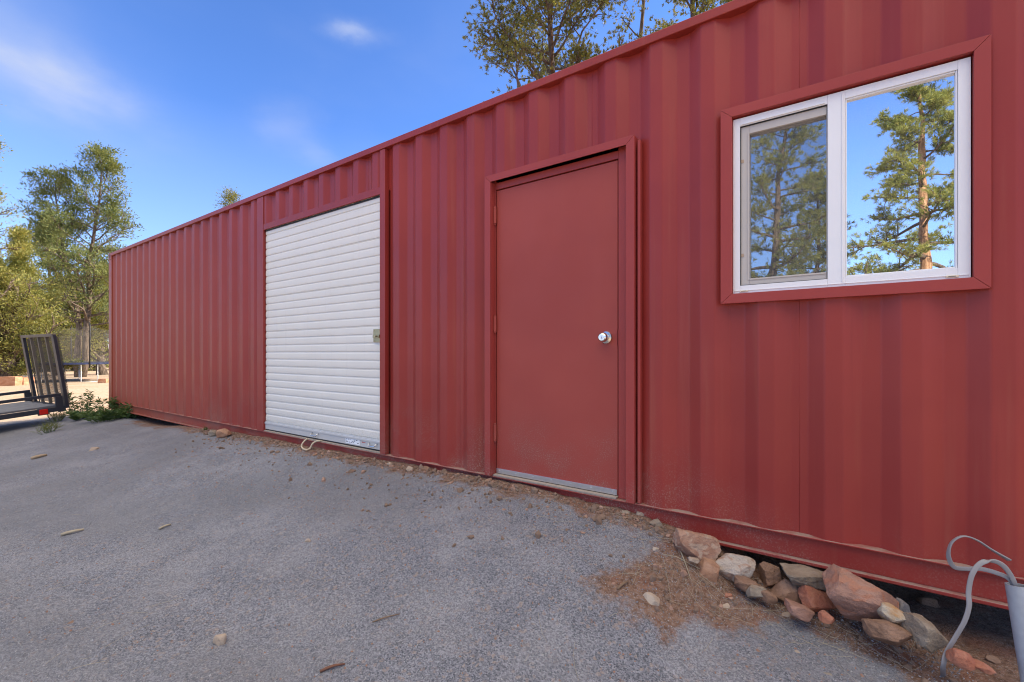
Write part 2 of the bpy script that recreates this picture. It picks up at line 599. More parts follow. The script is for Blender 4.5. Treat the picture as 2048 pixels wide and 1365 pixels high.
M_ground = ground_mat()
M_jun = leaf_mat('juniper_foliage', (.125, .150, .042), (.280, .280, .080), .32, 1.6, (.40, .35, .11))
M_jun2 = leaf_mat('juniper_foliage_dark', (.070, .105, .038), (.180, .205, .066), .26, 1.2, (.27, .28, .095))
M_pinyon = leaf_mat('pinyon_foliage', (.105, .130, .046), (.21, .215, .075), .45, 3.5, (.28, .24, .08))
M_ponde = leaf_mat('ponderosa_needles', (.120, .160, .045), (.270, .290, .075), .32, 1.0, (.34, .33, .10))
M_weed = leaf_mat('weed_leaf', (.060, .110, .035), (.110, .170, .050), .35, 9)
M_grass = leaf_mat('grass_blade', (.12, .15, .05), (.22, .22, .08), .35, 12)
M_bark = bark_mat('grey_bark', (.070, .052, .040), (.20, .155, .12))
M_bark_o = bark_mat('orange_bark', (.20, .105, .060), (.46, .28, .17), 4)
M_straw = simple('dry_straw', (.36, .30, .21), .8, var=.25, scale=25)
M_twig = simple('brown_twig', (.20, .13, .08), .85, var=.3, scale=25)

# ------------------------------------------------------------------ ground sheet
DIRT = [(1180, 985), (1262, 1022), (1340, 1085), (1310, 1120), (1262, 1150), (1215, 1185), (1270, 1215), (1370, 1245), (1440, 1262), (1500, 1235),
        (1560, 1225), (1640, 1262), (1720, 1300), (1800, 1340), (1850, 1400), (2100, 1420), (2140, 1260), (1900, 1180), (1500, 1100), (1300, 1015)]
DIRT_W = [G(*p).to_2d() for p in DIRT]


def poly_dist(p, poly):
    """signed distance, positive inside"""
    inside, best = False, 1e9
    n = len(poly)
    x, y = p
    for i in range(n):
        a, b = poly[i], poly[(i + 1) % n]
        if (a.y > y) != (b.y > y) and x < (b.x - a.x) * (y - a.y) / (b.y - a.y) + a.x:
            inside = not inside
        dx, dy = b.x - a.x, b.y - a.y
        t = max(0, min(1, ((x - a.x) * dx + (y - a.y) * dy) / (dx * dx + dy * dy + 1e-12)))
        best = min(best, math.hypot(a.x + t * dx - x, a.y + t * dy - y))
    return best if inside else -best


def axis(lo, hi, step, far, grow=1.16):
    xs = list(np.arange(lo, hi + 1e-6, step))
    a, s = hi, step
    while a < far:
        s = min(s * grow, 60)
        a += s
        xs.append(a)
    a, s = lo, step
    pre = []
    while a > -far:
        s = min(s * grow, 60)
        a -= s
        pre.append(a)
    return pre[::-1] + xs


def build_ground():
    xs = axis(-6.5, 1.6, .030, 900)
    ys = axis(.0, 3.3, .030, 900)
    nx, ny = len(xs), len(ys)
    V = []
    dirt, sand = [], []
    for y in ys:
        for x in xs:
            V.append((x, y, ground(x, y)))
            d = 0.0
            if -2.2 < x < 2.5 and .5 < y < 4:
                d = .60 + poly_dist((x, y), DIRT_W) * 2.6
            strip = .80 - max(0, (WALL - .02 - y)) * 2.6                # soil along the foot of the wall
            if -9.5 < x < 1.5 and y > 2.0:
                d = max(d, strip)
            if y > 2.75:
                d = max(d, 1.0)
            dirt.append(max(-.5, min(1.2, d)))
            r = math.hypot(x + 6, y - 1)
            s = (-12.2 - x) * .45
            if y < -.6:
                s = max(s, (-y - .6) * .8)
            if y > 5.5:
                s = max(s, 1)
            if x > 1.3:
                s = max(s, (x - 1.3) * .9)
            sand.append(max(0, min(1, s)))
    Fc = [(j * nx + i, j * nx + i + 1, (j + 1) * nx + i + 1, (j + 1) * nx + i) for j in range(ny - 1) for i in range(nx - 1)]
    me = bpy.data.meshes.new('ground')
    me.from_pydata(V, [], Fc)
    for nm, arr in (('dirt', dirt), ('sand', sand)):
        at = me.attributes.new(nm, 'FLOAT', 'POINT')
        at.data.foreach_set('value', arr)
    me.polygons.foreach_set('use_smooth', [True] * len(me.polygons))
    me.materials.append(M_ground)
    o = bpy.data.objects.new('ground', me)
    COL.objects.link(o)
    tag(o, kind='structure')


build_ground()

# ------------------------------------------------------------------ shipping container
XL, XR, YB = -11.09, 1.10, WALL + 2.44
ZT, ZR = 2.870, .135
CON = empty('shipping_container', (-5, WALL + 1.22, 0), 'long red corrugated steel shipping container converted to a shed', 'container')
PER, C0 = .2805, -.589
CREST, REC = WALL + .005, WALL + .041


def corr_profile(x0, x1, y_out, y_in):
    """trapezoid corrugation with rounded bends: list of (x, y)"""
    raw = []
    k0 = int((x0 - C0) / PER) - 2
    k1 = int((x1 - C0) / PER) + 2
    for k in range(k0, k1 + 1):
        c = C0 + k * PER
        raw += [(c - .0365, y_out), (c + .0365, y_out), (c + .104, y_in), (c + .1765, y_in)]
    pts = []
    for i in range(1, len(raw) - 1):
        a, b, c = (Vector(q) for q in (raw[i - 1], raw[i], raw[i + 1]))
        r = .008
        p, q = b + (a - b).normalized() * r, b + (c - b).normalized() * r
        for t in (0, .33, .67, 1):
            pts.append((p * (1 - t) + b * t) * (1 - t) + (b * (1 - t) + q * t) * t)
    out = []
    for (a, b) in zip(pts, pts[1:]):
        if b.x < x0 or a.x > x1:
            continue
        if not out:
            t = max(0, (x0 - a.x) / (b.x - a.x + 1e-9))
            out.append((a + (b - a) * t))
        if b.x > x1:
            t = (x1 - a.x) / (b.x - a.x + 1e-9)
            out.append(a + (b - a) * t)
        else:
            out.append(b)
    return out


# openings, from the photograph
RX0, RX1 = P(527, 650, WALL).x, P(760, 650, WALL).x
RZ1 = 2.43
DX0, DX1 = P(980, 650, WALL).x, P(1252, 650, WALL).x
DZ1 = 2.262
WX0, WX1 = P(1463, 400, WALL).x, P(1945, 400, WALL).x
WZ0, WZ1 = 1.34, 2.262
holes = [(RX0 - .10, RX1 + .09, ZR - .01, RZ1 + .03), (DX0 - .03, DX1 + .03, ZR - .01, DZ1 + .03), (WX0 - .02, WX1 + .02, WZ0 - .02, WZ1 + .02)]


def front_wall():
    m = MB()
    prof = corr_profile(XL + .17, XR - .17, CREST, REC)
    cuts = sorted({h for q in holes for h in q[:2]})
    xs = []
    for a, b in zip(prof, prof[1:]):
        xs.append(a)
        for c in cuts:
            if a.x < c < b.x:
                xs.append(a + (b - a) * ((c - a.x) / (b.x - a.x)))
    xs.append(prof[-1])
    zl = sorted({ZR - .01, 2.85, .45, .9, 1.35 - .3, 1.8, 2.0, *[h for q in holes for h in q[2:]]})
    V = [(p.x, p.y, z) for p in xs for z in zl]
    nz = len(zl)
    fs = []
    for i in range(len(xs) - 1):
        mx = (xs[i].x + xs[i + 1].x) / 2
        for j in range(nz - 1):
            mz = (zl[j] + zl[j + 1]) / 2
            if any(h[0] < mx < h[1] and h[2] < mz < h[3] for h in holes):
                continue
            fs.append((i * nz + j, (i + 1) * nz + j, (i + 1) * nz + j + 1, i * nz + j + 1))
    m.add(V, fs)
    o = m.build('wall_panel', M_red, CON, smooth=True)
    sd = o.modifiers.new('thickness', 'SOLIDIFY')
    sd.thickness = .002
    sd.offset = -1
    wn = o.modifiers.new('normals', 'WEIGHTED_NORMAL')
    wn.weight = 100
    # weld beads where the sheets are joined
    for k in range(0, 10):
        x = C0 + PER * 1.5 - 4 * PER * k
        spans = [(ZR, 2.83)]
        if RX0 - .1 < x < RX1 + .1:
            spans = [(RZ1 + .08, 2.83)]
        elif DX0 < x < DX1:
            spans = [(DZ1 + .06, 2.83)]
        elif WX0 < x < WX1:
            spans = [(ZR, WZ0 - .03), (WZ1 + .03, 2.83)]
        for a, b in spans:
            MB().tube([(x, REC, a), (x, REC, b)], .0010, 6).build('weld_seam', M_red, CON, smooth=True)


front_wall()


def back_and_ends():
    m = MB()
    prof = corr_profile(XL + .17, XR - .17, YB - .005, YB - .041)
    V = [(p.x, p.y, z) for p in prof for z in (ZR - .01, 2.85)]
    m.add(V, [(2 * i, 2 * i + 2, 2 * i + 3, 2 * i + 1) for i in range(len(prof) - 1)])
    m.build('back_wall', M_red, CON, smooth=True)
    for x, sgn in ((XL, 1), (XR, -1)):
        m = MB()
        V = []
        ys = np.arange(WALL + .1, YB - .09, .02)
        for y in ys:
            ph = ((y - WALL) % .25) / .25
            d = .04 if ph < .3 else (.04 - .036 * (ph - .3) / .2 if ph < .5 else (.004 if ph < .8 else .004 + .036 * (ph - .8) / .2))
            V += [(x + sgn * d, y, ZR), (x + sgn * d, y, 2.83)]
        m.add(V, [(2 * i, 2 * i + 2, 2 * i + 3, 2 * i + 1) for i in range(len(ys) - 1)])
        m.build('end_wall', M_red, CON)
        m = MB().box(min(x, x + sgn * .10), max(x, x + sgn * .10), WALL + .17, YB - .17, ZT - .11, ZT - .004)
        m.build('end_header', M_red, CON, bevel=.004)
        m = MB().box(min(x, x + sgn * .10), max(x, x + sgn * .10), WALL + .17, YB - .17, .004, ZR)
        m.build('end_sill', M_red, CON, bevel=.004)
    m = MB()
    m.box(XL + .1, XR - .1, WALL + .06, YB - .06, 2.845, 2.850)
    for k in range(56):
        x = XL + .2 + k * .21
        m.box(x, x + .09, WALL + .1, YB - .1, 2.850, 2.864)
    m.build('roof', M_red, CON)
    m = MB().box(XL + .1, XR - .1, WALL + .055, YB - .055, .12, .15)
    m.build('floor', M_dark, CON)
    m = MB()
    for k in range(36):
        x = XL + .3 + k * .33
        m.box(x, x + .045, WALL + .05, YB - .05, .002, .118)
    m.build('cross_member', M_dark, CON)


back_and_ends()


def rails():
    for y0, y1 in ((WALL - .012, WALL + .058), (YB - .058, YB + .012)):
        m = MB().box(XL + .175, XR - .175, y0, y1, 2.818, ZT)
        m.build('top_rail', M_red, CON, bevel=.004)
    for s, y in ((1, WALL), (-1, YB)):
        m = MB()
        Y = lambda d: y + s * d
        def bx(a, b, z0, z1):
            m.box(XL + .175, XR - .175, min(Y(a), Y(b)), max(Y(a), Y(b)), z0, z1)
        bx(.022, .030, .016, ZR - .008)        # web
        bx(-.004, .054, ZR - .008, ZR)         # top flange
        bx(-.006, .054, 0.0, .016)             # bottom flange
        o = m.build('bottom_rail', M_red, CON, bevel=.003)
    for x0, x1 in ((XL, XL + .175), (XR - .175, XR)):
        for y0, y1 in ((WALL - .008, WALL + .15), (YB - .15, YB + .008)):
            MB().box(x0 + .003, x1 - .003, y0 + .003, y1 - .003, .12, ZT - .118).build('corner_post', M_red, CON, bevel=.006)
            for z0, z1 in ((.0, .118), (ZT - .116, ZT + .008)):
                c = MB().box(x0, x1, y0, y1, z0, z1).build('corner_casting', M_red, CON, bevel=.008)
                h = MB()
                fy = y0 - .0015 if y0 < 4 else y1 + .0015
                cx = (x0 + x1) / 2
                prof = []
                for q in range(24):
                    a = 2 * math.pi * q / 24
                    px, pz = math.cos(a) * .022, math.sin(a) * .022
                    prof.append((cx + px, fy, (z0 + z1) / 2 + pz + (.016 if pz > 0 else -.016)))
                h.add(prof + [(p[0], fy + (.05 if y0 < 4 else -.05), p[2]) for p in prof],
                      [tuple(range(24))] + [(i, (i + 1) % 24, 24 + (i + 1) % 24, 24 + i) for i in range(24)])
                h.build('casting_hole', M_black, c)


rails()


def roller_door():
    yf = WALL - .004
    m = MB()
    px0, px1 = P(514.5, 600, WALL).x, P(770.6, 600, WALL).x
    m.box(px0, RX0, yf, yf + .05, ZR + .001, 2.816)                                # left post
    m.box(RX1, px1, yf, yf + .05, ZR + .001, 2.816)                                # right post
    m.box(RX0 + .0005, RX1 - .0005, yf + .003, yf + .016, RZ1, RZ1 + .066)             # header
    m.box(RX0 - .05, RX0 - .001, yf + .05, yf + .12, ZR + .001, RZ1 + .05)           # side guides
    m.box(RX1 + .001, RX1 + .05, yf + .05, yf + .12, ZR + .001, RZ1 + .05)
    m.build('roller_frame', M_red, CON, bevel=.003)
    MB().box(RX0, RX1, WALL + .002, WALL + .16, ZR + .001, ZR + .013).build('roller_sill', M_sill, CON, bevel=.002)
    # curtain
    yc = WALL + .030
    zb, zt = .250, RZ1 + .12
    prof, z, k = [], zb, 0
    pitch = .0785
    while z < zt:
        for t, d in ((0, .0), (.05, .0), (.10, -.0062), (.16, -.0072), (.50, -.0080), (.82, -.0070), (.94, -.001)):
            prof.append((yc + d, z + t * pitch))
        if k % 5 == 2:                                                              # lock seam between sheets
            prof += [(yc + .0, z + .962 * pitch), (yc - .004, z + .965 * pitch), (yc - .004, z + .990 * pitch), (yc, z + .993 * pitch)]
        z += pitch
        k += 1
    prof = [q for q in prof if q[1] < RZ1 + .030]
    m = MB()
    V = []
    for (y, zz) in prof:
        V += [(RX0 + .008, y, zz), (RX1 - .001, y, zz)]
    m.add(V, [(2 * i, 2 * i + 1, 2 * i + 3, 2 * i + 2) for i in range(len(prof) - 1)])
    cur = m.build('roller_door', M_roller, CON, smooth=True, angle=14)
    # aluminium bottom bar
    m = MB()
    m.box(RX0 + .008, RX1 - .001, yc - .014, yc + .012, .162, .252)
    m.box(RX0 + .008, RX1 - .001, yc - .022, yc - .0141, .222, .240)
    m.build('bottom_bar', simple('pale_bar', (.62, .62, .61), .4, .35, var=.06), cur, bevel=.002)
    m = MB().box(RX0 + .008, RX1 - .001, yc - .006, yc + .008, .148, .1615)
    m.build('bottom_seal', M_black, cur)
    for px in (631, 747):
        c = P(px, 880, yc - .014)
        zc = .196
        pts = [(c.x - .055, yc - .014, zc + .014), (c.x - .052, yc - .030, zc + .010), (c.x - .042, yc - .040, zc - .006), (c.x, yc - .042, zc - .010),
               (c.x + .042, yc - .040, zc - .006), (c.x + .052, yc - .030, zc + .010), (c.x + .055, yc - .014, zc + .014)]
        MB().tube(pts, .0055, 8).build('lift_handle', M_steel, cur, smooth=True)
    MB().box(RX0 + .008, RX1 - .001, yc - .0125, yc - .0105, RZ1 - .017, RZ1 - .0005).build('header_gap_shade', M_black, cur)  # black strip standing in for the shaded gap below the header
    # latch plate
    zl = 1.18
    m = MB()
    x1 = RX1 - .002
    m.box(x1 - .105, x1, yc - .020, yc - .0135, zl - .055, zl + .06)
    m.box(x1 - .095, x1 - .012, yc - .034, yc - .0201, zl - .018, zl + .010)
    m.box(x1 - .075, x1, yc - .040, yc - .0341, zl - .010, zl + .002)
    m.tube([(x1 - .03, yc - .040, zl - .004), (x1 - .03, yc - .060, zl - .004), (x1 - .03, yc - .066, zl - .022)], .006, 8)
    for dx in (-.09, -.015):
        for dzz in (-.045, .05):
            m.lathe((x1 + dx, yc - .020, zl + dzz), (0, -1, 0), [(0, .006), (.003, .005), (.004, .001)], 10)
    m.build('latch', M_brass, cur, bevel=.0015)
    # printed sticker and an arrow mark on the bottom bar
    a, b = P(694, 890, yc).x, P(722, 890, yc).x
    m = MB().box(a, b, yc - .0155, yc - .0142, .172, .220)
    rnd = random.Random(4)
    for r in range(3):
        x = a + .012
        while x < b - .03:
            L = rnd.uniform(.010, .03)
            if rnd.random() < .75:
                m.box(x, x + L, yc - .0162, yc - .0156, .209 - r * .013, .214 - r * .013)
            x += L + .010
    st = m.build('sticker', [M_paper, M_ink], cur)
    for f in st.data.polygons[6:]:
        f.material_index = 1
    m = MB()
    xa, za = b + .03, .205
    m.box(xa + .012, xa + .055, yc - .0152, yc - .0142, za - .0025, za + .0025)
    m.add([(xa, yc - .0150, za), (xa + .014, yc - .0150, za - .007), (xa + .014, yc - .0150, za + .007)], [(0, 1, 2)])
    m.build('arrow_mark', M_redink, cur)


roller_door()


def entry_door():
    yo = WALL - .022                       # face of the casing
    yj = WALL + .030                       # face of the jamb
    ys = WALL + .035                       # face of the slab
    cx0, cx1 = P(969, 650, yo).x, P(1268.5, 650, yo).x
    ix0, ix1 = P(980.5, 650, yo).x, P(1251.5, 650, yo).x
    sx0, sx1 = P(993.3, 650, ys).x, P(1235.2, 650, ys).x
    zc, zi, zs = 2.31, 2.262, 2.208
    m = MB()
    # mitred angle trim: left, head, right
    def trim(poly):
        n = len(poly)
        V = [(x, yo, z) for x, z in poly] + [(x, yo + .006, z) for x, z in poly]
        m.add(V, [tuple(range(n)), tuple(range(2 * n - 1, n - 1, -1))] + [(i, (i + 1) % n, n + (i + 1) % n, n + i) for i in range(n)])
    g = .0006
    trim([(cx0, ZR + .002), (ix0, ZR + .002), (ix0, zi - g), (cx0, zc - g)])
    trim([(cx0 + g, zc), (ix0 + g, zi), (ix1 - g, zi), (cx1 - g, zc)])
    trim([(ix1, ZR + .002), (cx1, ZR + .002), (cx1, zc - g), (ix1, zi - g)])
    # returns back to the corrugated wall
    m.box(cx0, cx0 + .004, yo + .0065, WALL + .045, ZR + .002, zc - .004)
    m.box(cx1 - .004, cx1, yo + .0065, WALL + .045, ZR + .002, zc - .004)
    m.box(cx0 + .005, cx1 - .005, yo + .0065, WALL + .045, zc - .004, zc - .0005)
    m.build('door_casing', M_casing, CON, bevel=.0015)
    m = MB()
    m.box(cx1 + .012, cx1 + .030, WALL - .004, WALL + .05, ZR + .002, zc - .03)
    m.build('edge_strip', M_casing, CON, bevel=.003)
    m = MB()
    m.box(cx0 + .006, sx0 - .007, yj, yj + .05, ZR + .002, zi + .02)
    m.box(sx1 + .007, cx1 - .006, yj, yj + .05, ZR + .002, zi + .02)
    m.box(sx0 - .0065, sx1 + .0065, yj, yj + .05, zs + .008, zi + .002)
    m.box(ix0 - .002, ix0 + .003, yo + .007, yj - .0005, ZR + .002, zi - .001)
    m.box(ix1 - .003, ix1 + .002, yo + .007, yj - .0005, ZR + .002, zi - .001)
    m.build('door_frame', M_casing, CON, bevel=.0015)
    slab = MB().box(sx0, sx1, ys, ys + .044, .152, zs).build('entry_door', M_door, CON, bevel=.002)
    MB().box(sx0 - .05, sx1 + .05, ys + .055, ys + .07, ZR, zi + .03).build('door_backing', M_black, CON)
    m = MB().box(sx0 - .004, sx1 + .004, WALL - .002, ys + .05, ZR + .001, ZR + .013)
    m.build('threshold', M_sill, CON, bevel=.002)
    m = MB().box(sx0 + .002, sx1 - .002, ys - .008, ys - .0004, .153, .186)
    for k in range(7):
        x = sx0 + .03 + k * (sx1 - sx0 - .06) / 6
        m.lathe((x, ys - .008, .172), (0, -1, 0), [(0, .0048), (.0018, .0042), (.0028, .001)], 12)
    m.build('door_sweep', M_alu, slab, bevel=.001)
    for z in (2.027, 1.238, .443):
        m = MB()
        m.tube([(sx0 - .004, yj - .009, z - .058), (sx0 - .004, yj - .009, z + .058)], .0115, 12)
        m.box(sx0 - .040, sx0 - .011, yj - .0045, yj - .0005, z - .058, z + .058)
        m.tube([(sx0 - .004, yj - .009, z + .060), (sx0 - .004, yj - .009, z + .068)], .008, 10)
        m.tube([(sx0 - .004, yj - .009, z - .068), (sx0 - .004, yj - .009, z - .060)], .008, 10)
        m.build('hinge', M_door, slab, smooth=True, angle=40)
    k = P(1212.5, 675.5, ys)
    m = MB()
    m.lathe((k.x, ys, k.z), (0, -1, 0), [(0, .039), (.004, .040), (.009, .037), (.012, .026), (.015, .016), (.028, .015), (.033, .023), (.040, .029), (.050, .0305),
                                         (.060, .029), (.067, .024), (.070, .020), (.0702, .0001)], 40)
    kn = m.build('door_knob', M_steel, slab, smooth=True, angle=35)
    m = MB().lathe((k.x, ys - .0703, k.z), (0, -1, 0), [(0, .0145), (.0015, .0140), (.0016, .0001)], 28)
    kn2 = m.build('key_cylinder', M_alu, slab, smooth=True, angle=35)
    MB().box(k.x - .0014, k.x + .0014, ys - .0726, ys - .0716, k.z - .008, k.z + .004).build('keyhole', M_black, slab)
    m = MB().box(sx1 + .006, sx1 + .010, yj - .003, yj - .0003, k.z - .055, k.z + .05)
    m.box(sx1 - .006, sx1 - .001, ys - .003, ys - .0003, k.z - .05, k.z + .045)
    m.build('strike_plate', M_casing, slab)


entry_door()


def window():
    yo = WALL - .020
    x0, x1 = P(1441, 400, yo).x, P(1983, 400, yo).x
    i0, i1 = P(1463.5, 400, yo).x, P(1948, 400, yo).x
    z1, z0 = P(1441, 221.7, yo).z, P(1441, 608.3, yo).z
    iz1, iz0 = P(1463.5, 234, yo).z, P(1463.5, 588, yo).z
    m = MB()
    def trim(poly):
        n = len(poly)
        V = [(x, yo, z) for x, z in poly] + [(x, yo + .005, z) for x, z in poly]
        m.add(V, [tuple(range(n)), tuple(range(2 * n - 1, n - 1, -1))] + [(i, (i + 1) % n, n + (i + 1) % n, n + i) for i in range(n)])
    g = .0007
    trim([(x0, z0 + g), (i0, iz0 + g), (i0, iz1 - g), (x0, z1 - g)])
    trim([(x0 + g, z1), (i0 + g, iz1), (i1 - g, iz1), (x1 - g, z1)])
    trim([(i1, iz0 + g), (x1, z0 + g), (x1, z1 - g), (i1, iz1 - g)])
    trim([(x0 + g, z0), (x1 - g, z0), (i1 - g, iz0), (i0 + g, iz0)])
    for a in (x0, x1 - .004):
        m.box(a, a + .004, yo + .0055, WALL + .044, z0 + .002, z1 - .002)
    for a in (z0, z1 - .004):
        m.box(x0 + .005, x1 - .005, yo + .0055, WALL + .044, a, a + .004)
    for a in (i0 - .004, i1):                                                       # inner returns
        m.box(a, a + .004, yo + .0055, WALL + .10, iz0 - .003, iz1 + .003)
    for a in (iz0 - .004, iz1):
        m.box(i0 + .0005, i1 - .0005, yo + .0055, WALL + .10, a, a + .004)
    m.build('window_casing', M_casing, CON, bevel=.0012)
    # white vinyl frame
    yf = WALL + .006
    fx0, fx1 = i0 + .002, P(1942, 400, yf).x
    fz0, fz1 = iz0 + .002, P(1466, 241, yf).z
    mx0, mx1 = P(1655, 400, yf).x, P(1690, 400, yf).x
    gx1 = P(1916, 400, yf).x
    gz1, gz0 = P(1692, 197, yf).z, P(1692, 554, yf).z
    lx0 = P(1480, 400, yf).x
    lz1, lz0 = P(1480, 253.5, yf).z, P(1480, 572, yf).z
    m = MB()
    d0, d1 = yf, yf + .07
    m.box(fx0, lx0, d0, d1, fz0, fz1)
    m.box(gx1, fx1, d0, d1, fz0, fz1)
    m.box(lx0 + .0003, mx0 - .0003, d0 + .0005, d1, lz1, fz1)
    m.box(lx0 + .0003, mx0 - .0003, d0 + .0005, d1, fz0, lz0)
    m.box(mx0, mx1, d0, d1, fz0, fz1)
    m.box(mx1 + .0003, gx1 - .0003, d0 + .0005, d1, gz1, fz1)
    m.box(mx1 + .0003, gx1 - .0003, d0 + .0005, d1, fz0, gz0)
    m.box(lx0 + .004, mx0 - .01, d0 - .006, d0 + .0002, lz1 + .004, lz1 + .0075)            # track lips
    m.box(mx1 - .012, mx1 - .008, d0 - .004, d0 - .0001, fz0 + .02, fz1 - .012)
    m.box(fx0 + .006, fx1 - .006, d0 - .004, d0 - .0001, fz0 + .012, fz0 + .0145)
    fr = m.build('window', M_white, CON, bevel=.0025)
    # stepped glazing bead round the fixed pane
    m = MB()
    bd = .007
    m.box(mx1 + .0005, mx1 + bd, d0 + .006, d1, gz0, gz1)
    m.box(gx1 - bd, gx1 - .0005, d0 + .006, d1, gz0, gz1)
    m.box(mx1 + bd + .0003, gx1 - bd - .0003, d0 + .006, d1, gz1 - bd, gz1 - .0005)
    m.box(mx1 + bd + .0003, gx1 - bd - .0003, d0 + .006, d1, gz0 + .0005, gz0 + bd)
    m.build('glazing_bead', M_white, fr, bevel=.002)
    MB().box(mx1 + .002, gx1 - .002, d0 + .022, d0 + .026, gz0 + .002, gz1 - .002).build('glass_pane', M_glass, fr)
    # sliding sash with insect screen
    s0, s1 = lx0 + .003, mx0 - .003
    t0, t1 = lz0 + .003, lz1 - .004
    q0, q1 = P(1498, 400, yf).x, P(1652.5, 400, yf).x
    u1, u0 = P(1498, 266.5, yf).z, P(1498, 557, yf).z
    m = MB()
    ya, yb = d0 + .012, d0 + .05
    m.box(s0, q0, ya, yb, t0, t1)
    m.box(q0 + .0003, q1, ya + .0003, yb, u1, t1)
    m.box(q0 + .0003, q1, ya + .0003, yb, t0, u0)
    m.box(q1 + .0002, s1, ya, yb, t0, t1)
    k = .008
    m.box(q0 - k, q0 + .0002, ya - .004, ya - .0002, u0 - k, u1 + k)
    m.box(q0 + .0004, q1 - .0003, ya - .004, ya - .0002, u1 + .0003, u1 + k)
    m.box(q0 + .0004, q1 - .0003, ya - .004, ya - .0002, u0 - k, u0 - .0003)
    m.build('sash', M_screenframe, fr, bevel=.002)
    m = MB()
    m.box(lx0 + .0003, lx0 + .0028, d0 + .004, yb, lz0, lz1)
    m.box(lx0 + .003, mx0 - .003, d0 + .004, yb, lz1 - .0037, lz1 - .0005)
    m.box(lx0 + .003, mx0 - .003, d0 + .004, yb, lz0 + .0005, lz0 + .0028)
    m.build('gasket', M_black, fr)
    MB().box(q0 - .001, q1 + .001, ya + .010, ya + .0105, u0 - .001, u1 + .001).build('insect_screen', M_screen, fr)
    MB().box(q0 - .001, q1 + .001, ya + .026, ya + .030, u0 - .001, u1 + .001).build('glass_pane', M_glass, fr)
    for px in (1488, 1904):                                                         # weep-hole covers
        c = P(px, 560, d0)
        z = fz0 + .010
        m = MB().box(c.x - .020, c.x + .020, d0 - .005, d0 - .0002, z - .005, z + .005)
        o = m.build('weep_cover', simple('cream_plastic', (.72, .64, .48), .5), fr, bevel=.002)
        MB().box(c.x - .012, c.x + .012, d0 - .0056, d0 - .0051, z - .0012, z + .0012).build('weep_slot', M_black, fr)
    for z in (P(1470, 325, yf).z, P(1470, 512, yf).z):
        MB().box(lx0 + .004, lx0 + .016, ya - .003, ya - .0002, z - .008, z + .008).build('sash_clip', simple('tan_clip', (.42, .30, .2), .6), fr)
    # plain plasterboard box behind, so the room is dark
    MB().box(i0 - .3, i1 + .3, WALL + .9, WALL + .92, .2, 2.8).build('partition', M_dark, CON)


window()


# ------------------------------------------------------------------ rocks
def rock(px, py, wpx, hpx, y, mat, label, name='rock', cat='rock', tilt=0.0, seed=1, deep=.8, cuts=9, on_ground=False, group=None, sub=4, sink=.0):
    """a faceted stone; size from its width and height, y = its depth"""
    rnd = random.Random(seed)
    if on_ground:
        c = G(px, py + hpx * .42)
        y = c.y
        depth = (c - Vector((0, 0, CAMZ))).dot(F)
        hw, hh = wpx / 2 / FPX * depth, hpx / 2 / FPX * depth
        c = c + Vector((0, 0, hh * (.72 - sink)))
    else:
        c = P(px, py, y)
        depth = (c - Vector((0, 0, CAMZ))).dot(F)
        hw, hh = wpx / 2 / FPX * depth, hpx / 2 / FPX * depth
    bm = bmesh.new()
    bmesh.ops.create_icosphere(bm, subdivisions=sub, radius=1.22)
    planes = []
    for k in range(cuts):
        n = Vector((rnd.gauss(0, 1), rnd.gauss(0, 1), rnd.gauss(0, 1))).normalized()
        planes.append((n, rnd.uniform(.62, .92)))
    for ax in ((1, 0, 0), (-1, 0, 0), (0, 0, 1), (0, 0, -1), (0, 1, 0), (0, -1, 0)):
        planes.append((Vector([q + rnd.uniform(-.22, .22) for q in ax]).normalized(), rnd.uniform(.88, 1.0)))
    off = Vector((rnd.uniform(0, 50), rnd.uniform(0, 50), rnd.uniform(0, 50)))
    for v in bm.verts:
        p = v.co.copy()
        for n, d in planes:
            e = p.dot(n) - d
            if e > 0:
                p -= n * e * .94
        p += p.normalized() * (.06 * mnoise.noise(p * 2.2 + off) + .040 * mnoise.noise(p * 5 + off) + .022 * mnoise.noise(p * 13 + off))
        v.co = p
    M = Matrix.Rotation(YAW, 4, 'Z') @ Matrix.Rotation(tilt, 4, 'Y') @ Matrix.Diagonal((hw, max(hw, hh) * deep, hh, 1))
    bm.transform(M)
    me = bpy.data.meshes.new(name)
    bm.to_mesh(me)
    bm.free()
    me.materials.append(mat)
    me.polygons.foreach_set('use_smooth', [True] * len(me.polygons))
    me.set_sharp_from_angle(angle=math.radians(28))
    o = bpy.data.objects.new(name, me)
    COL.objects.link(o)
    o.location = c - Vector((0, 0, .006 if on_ground else .010))
    return tag(o, label, cat, group)


RK_pink = rock_mat('pink_sandstone', (.33, .175, .115), (.42, .25, .17), (.46, .34, .25))
RK_cream = rock_mat('cream_streaked_stone', (.40, .31, .24), (.50, .42, .34), (.33, .17, .10), 7)
RK_orange = rock_mat('orange_brown_stone', (.30, .15, .085), (.42, .24, .15))
RK_brown = rock_mat('brown_stone', (.19, .105, .065), (.30, .175, .115))
RK_grey = rock_mat('grey_tan_stone', (.22, .17, .125), (.33, .27, .205))
RK_red = rock_mat('red_stone', (.33, .10, .055), (.42, .18, .11))
RK_rose = rock_mat('rose_stone', (.28, .145, .105), (.36, .20, .145), (.40, .16, .09), 6)
RK_quartz = rock_mat('rusty_quartz', (.48, .41, .31), (.42, .20, .05), None, 11)
RK_tan = rock_mat('tan_stone', (.36, .27, .20), (.46, .36, .28))
RK_pale = rock_mat('pale_stone', (.42, .32, .235), (.50, .41, .32))
RK_dgrey = rock_mat('dark_grey_stone', (.14, .14, .15), (.22, .21, .22))
RK_block = rock_mat('sandstone_block', (.42, .19, .10), (.55, .30, .18), None, 3)

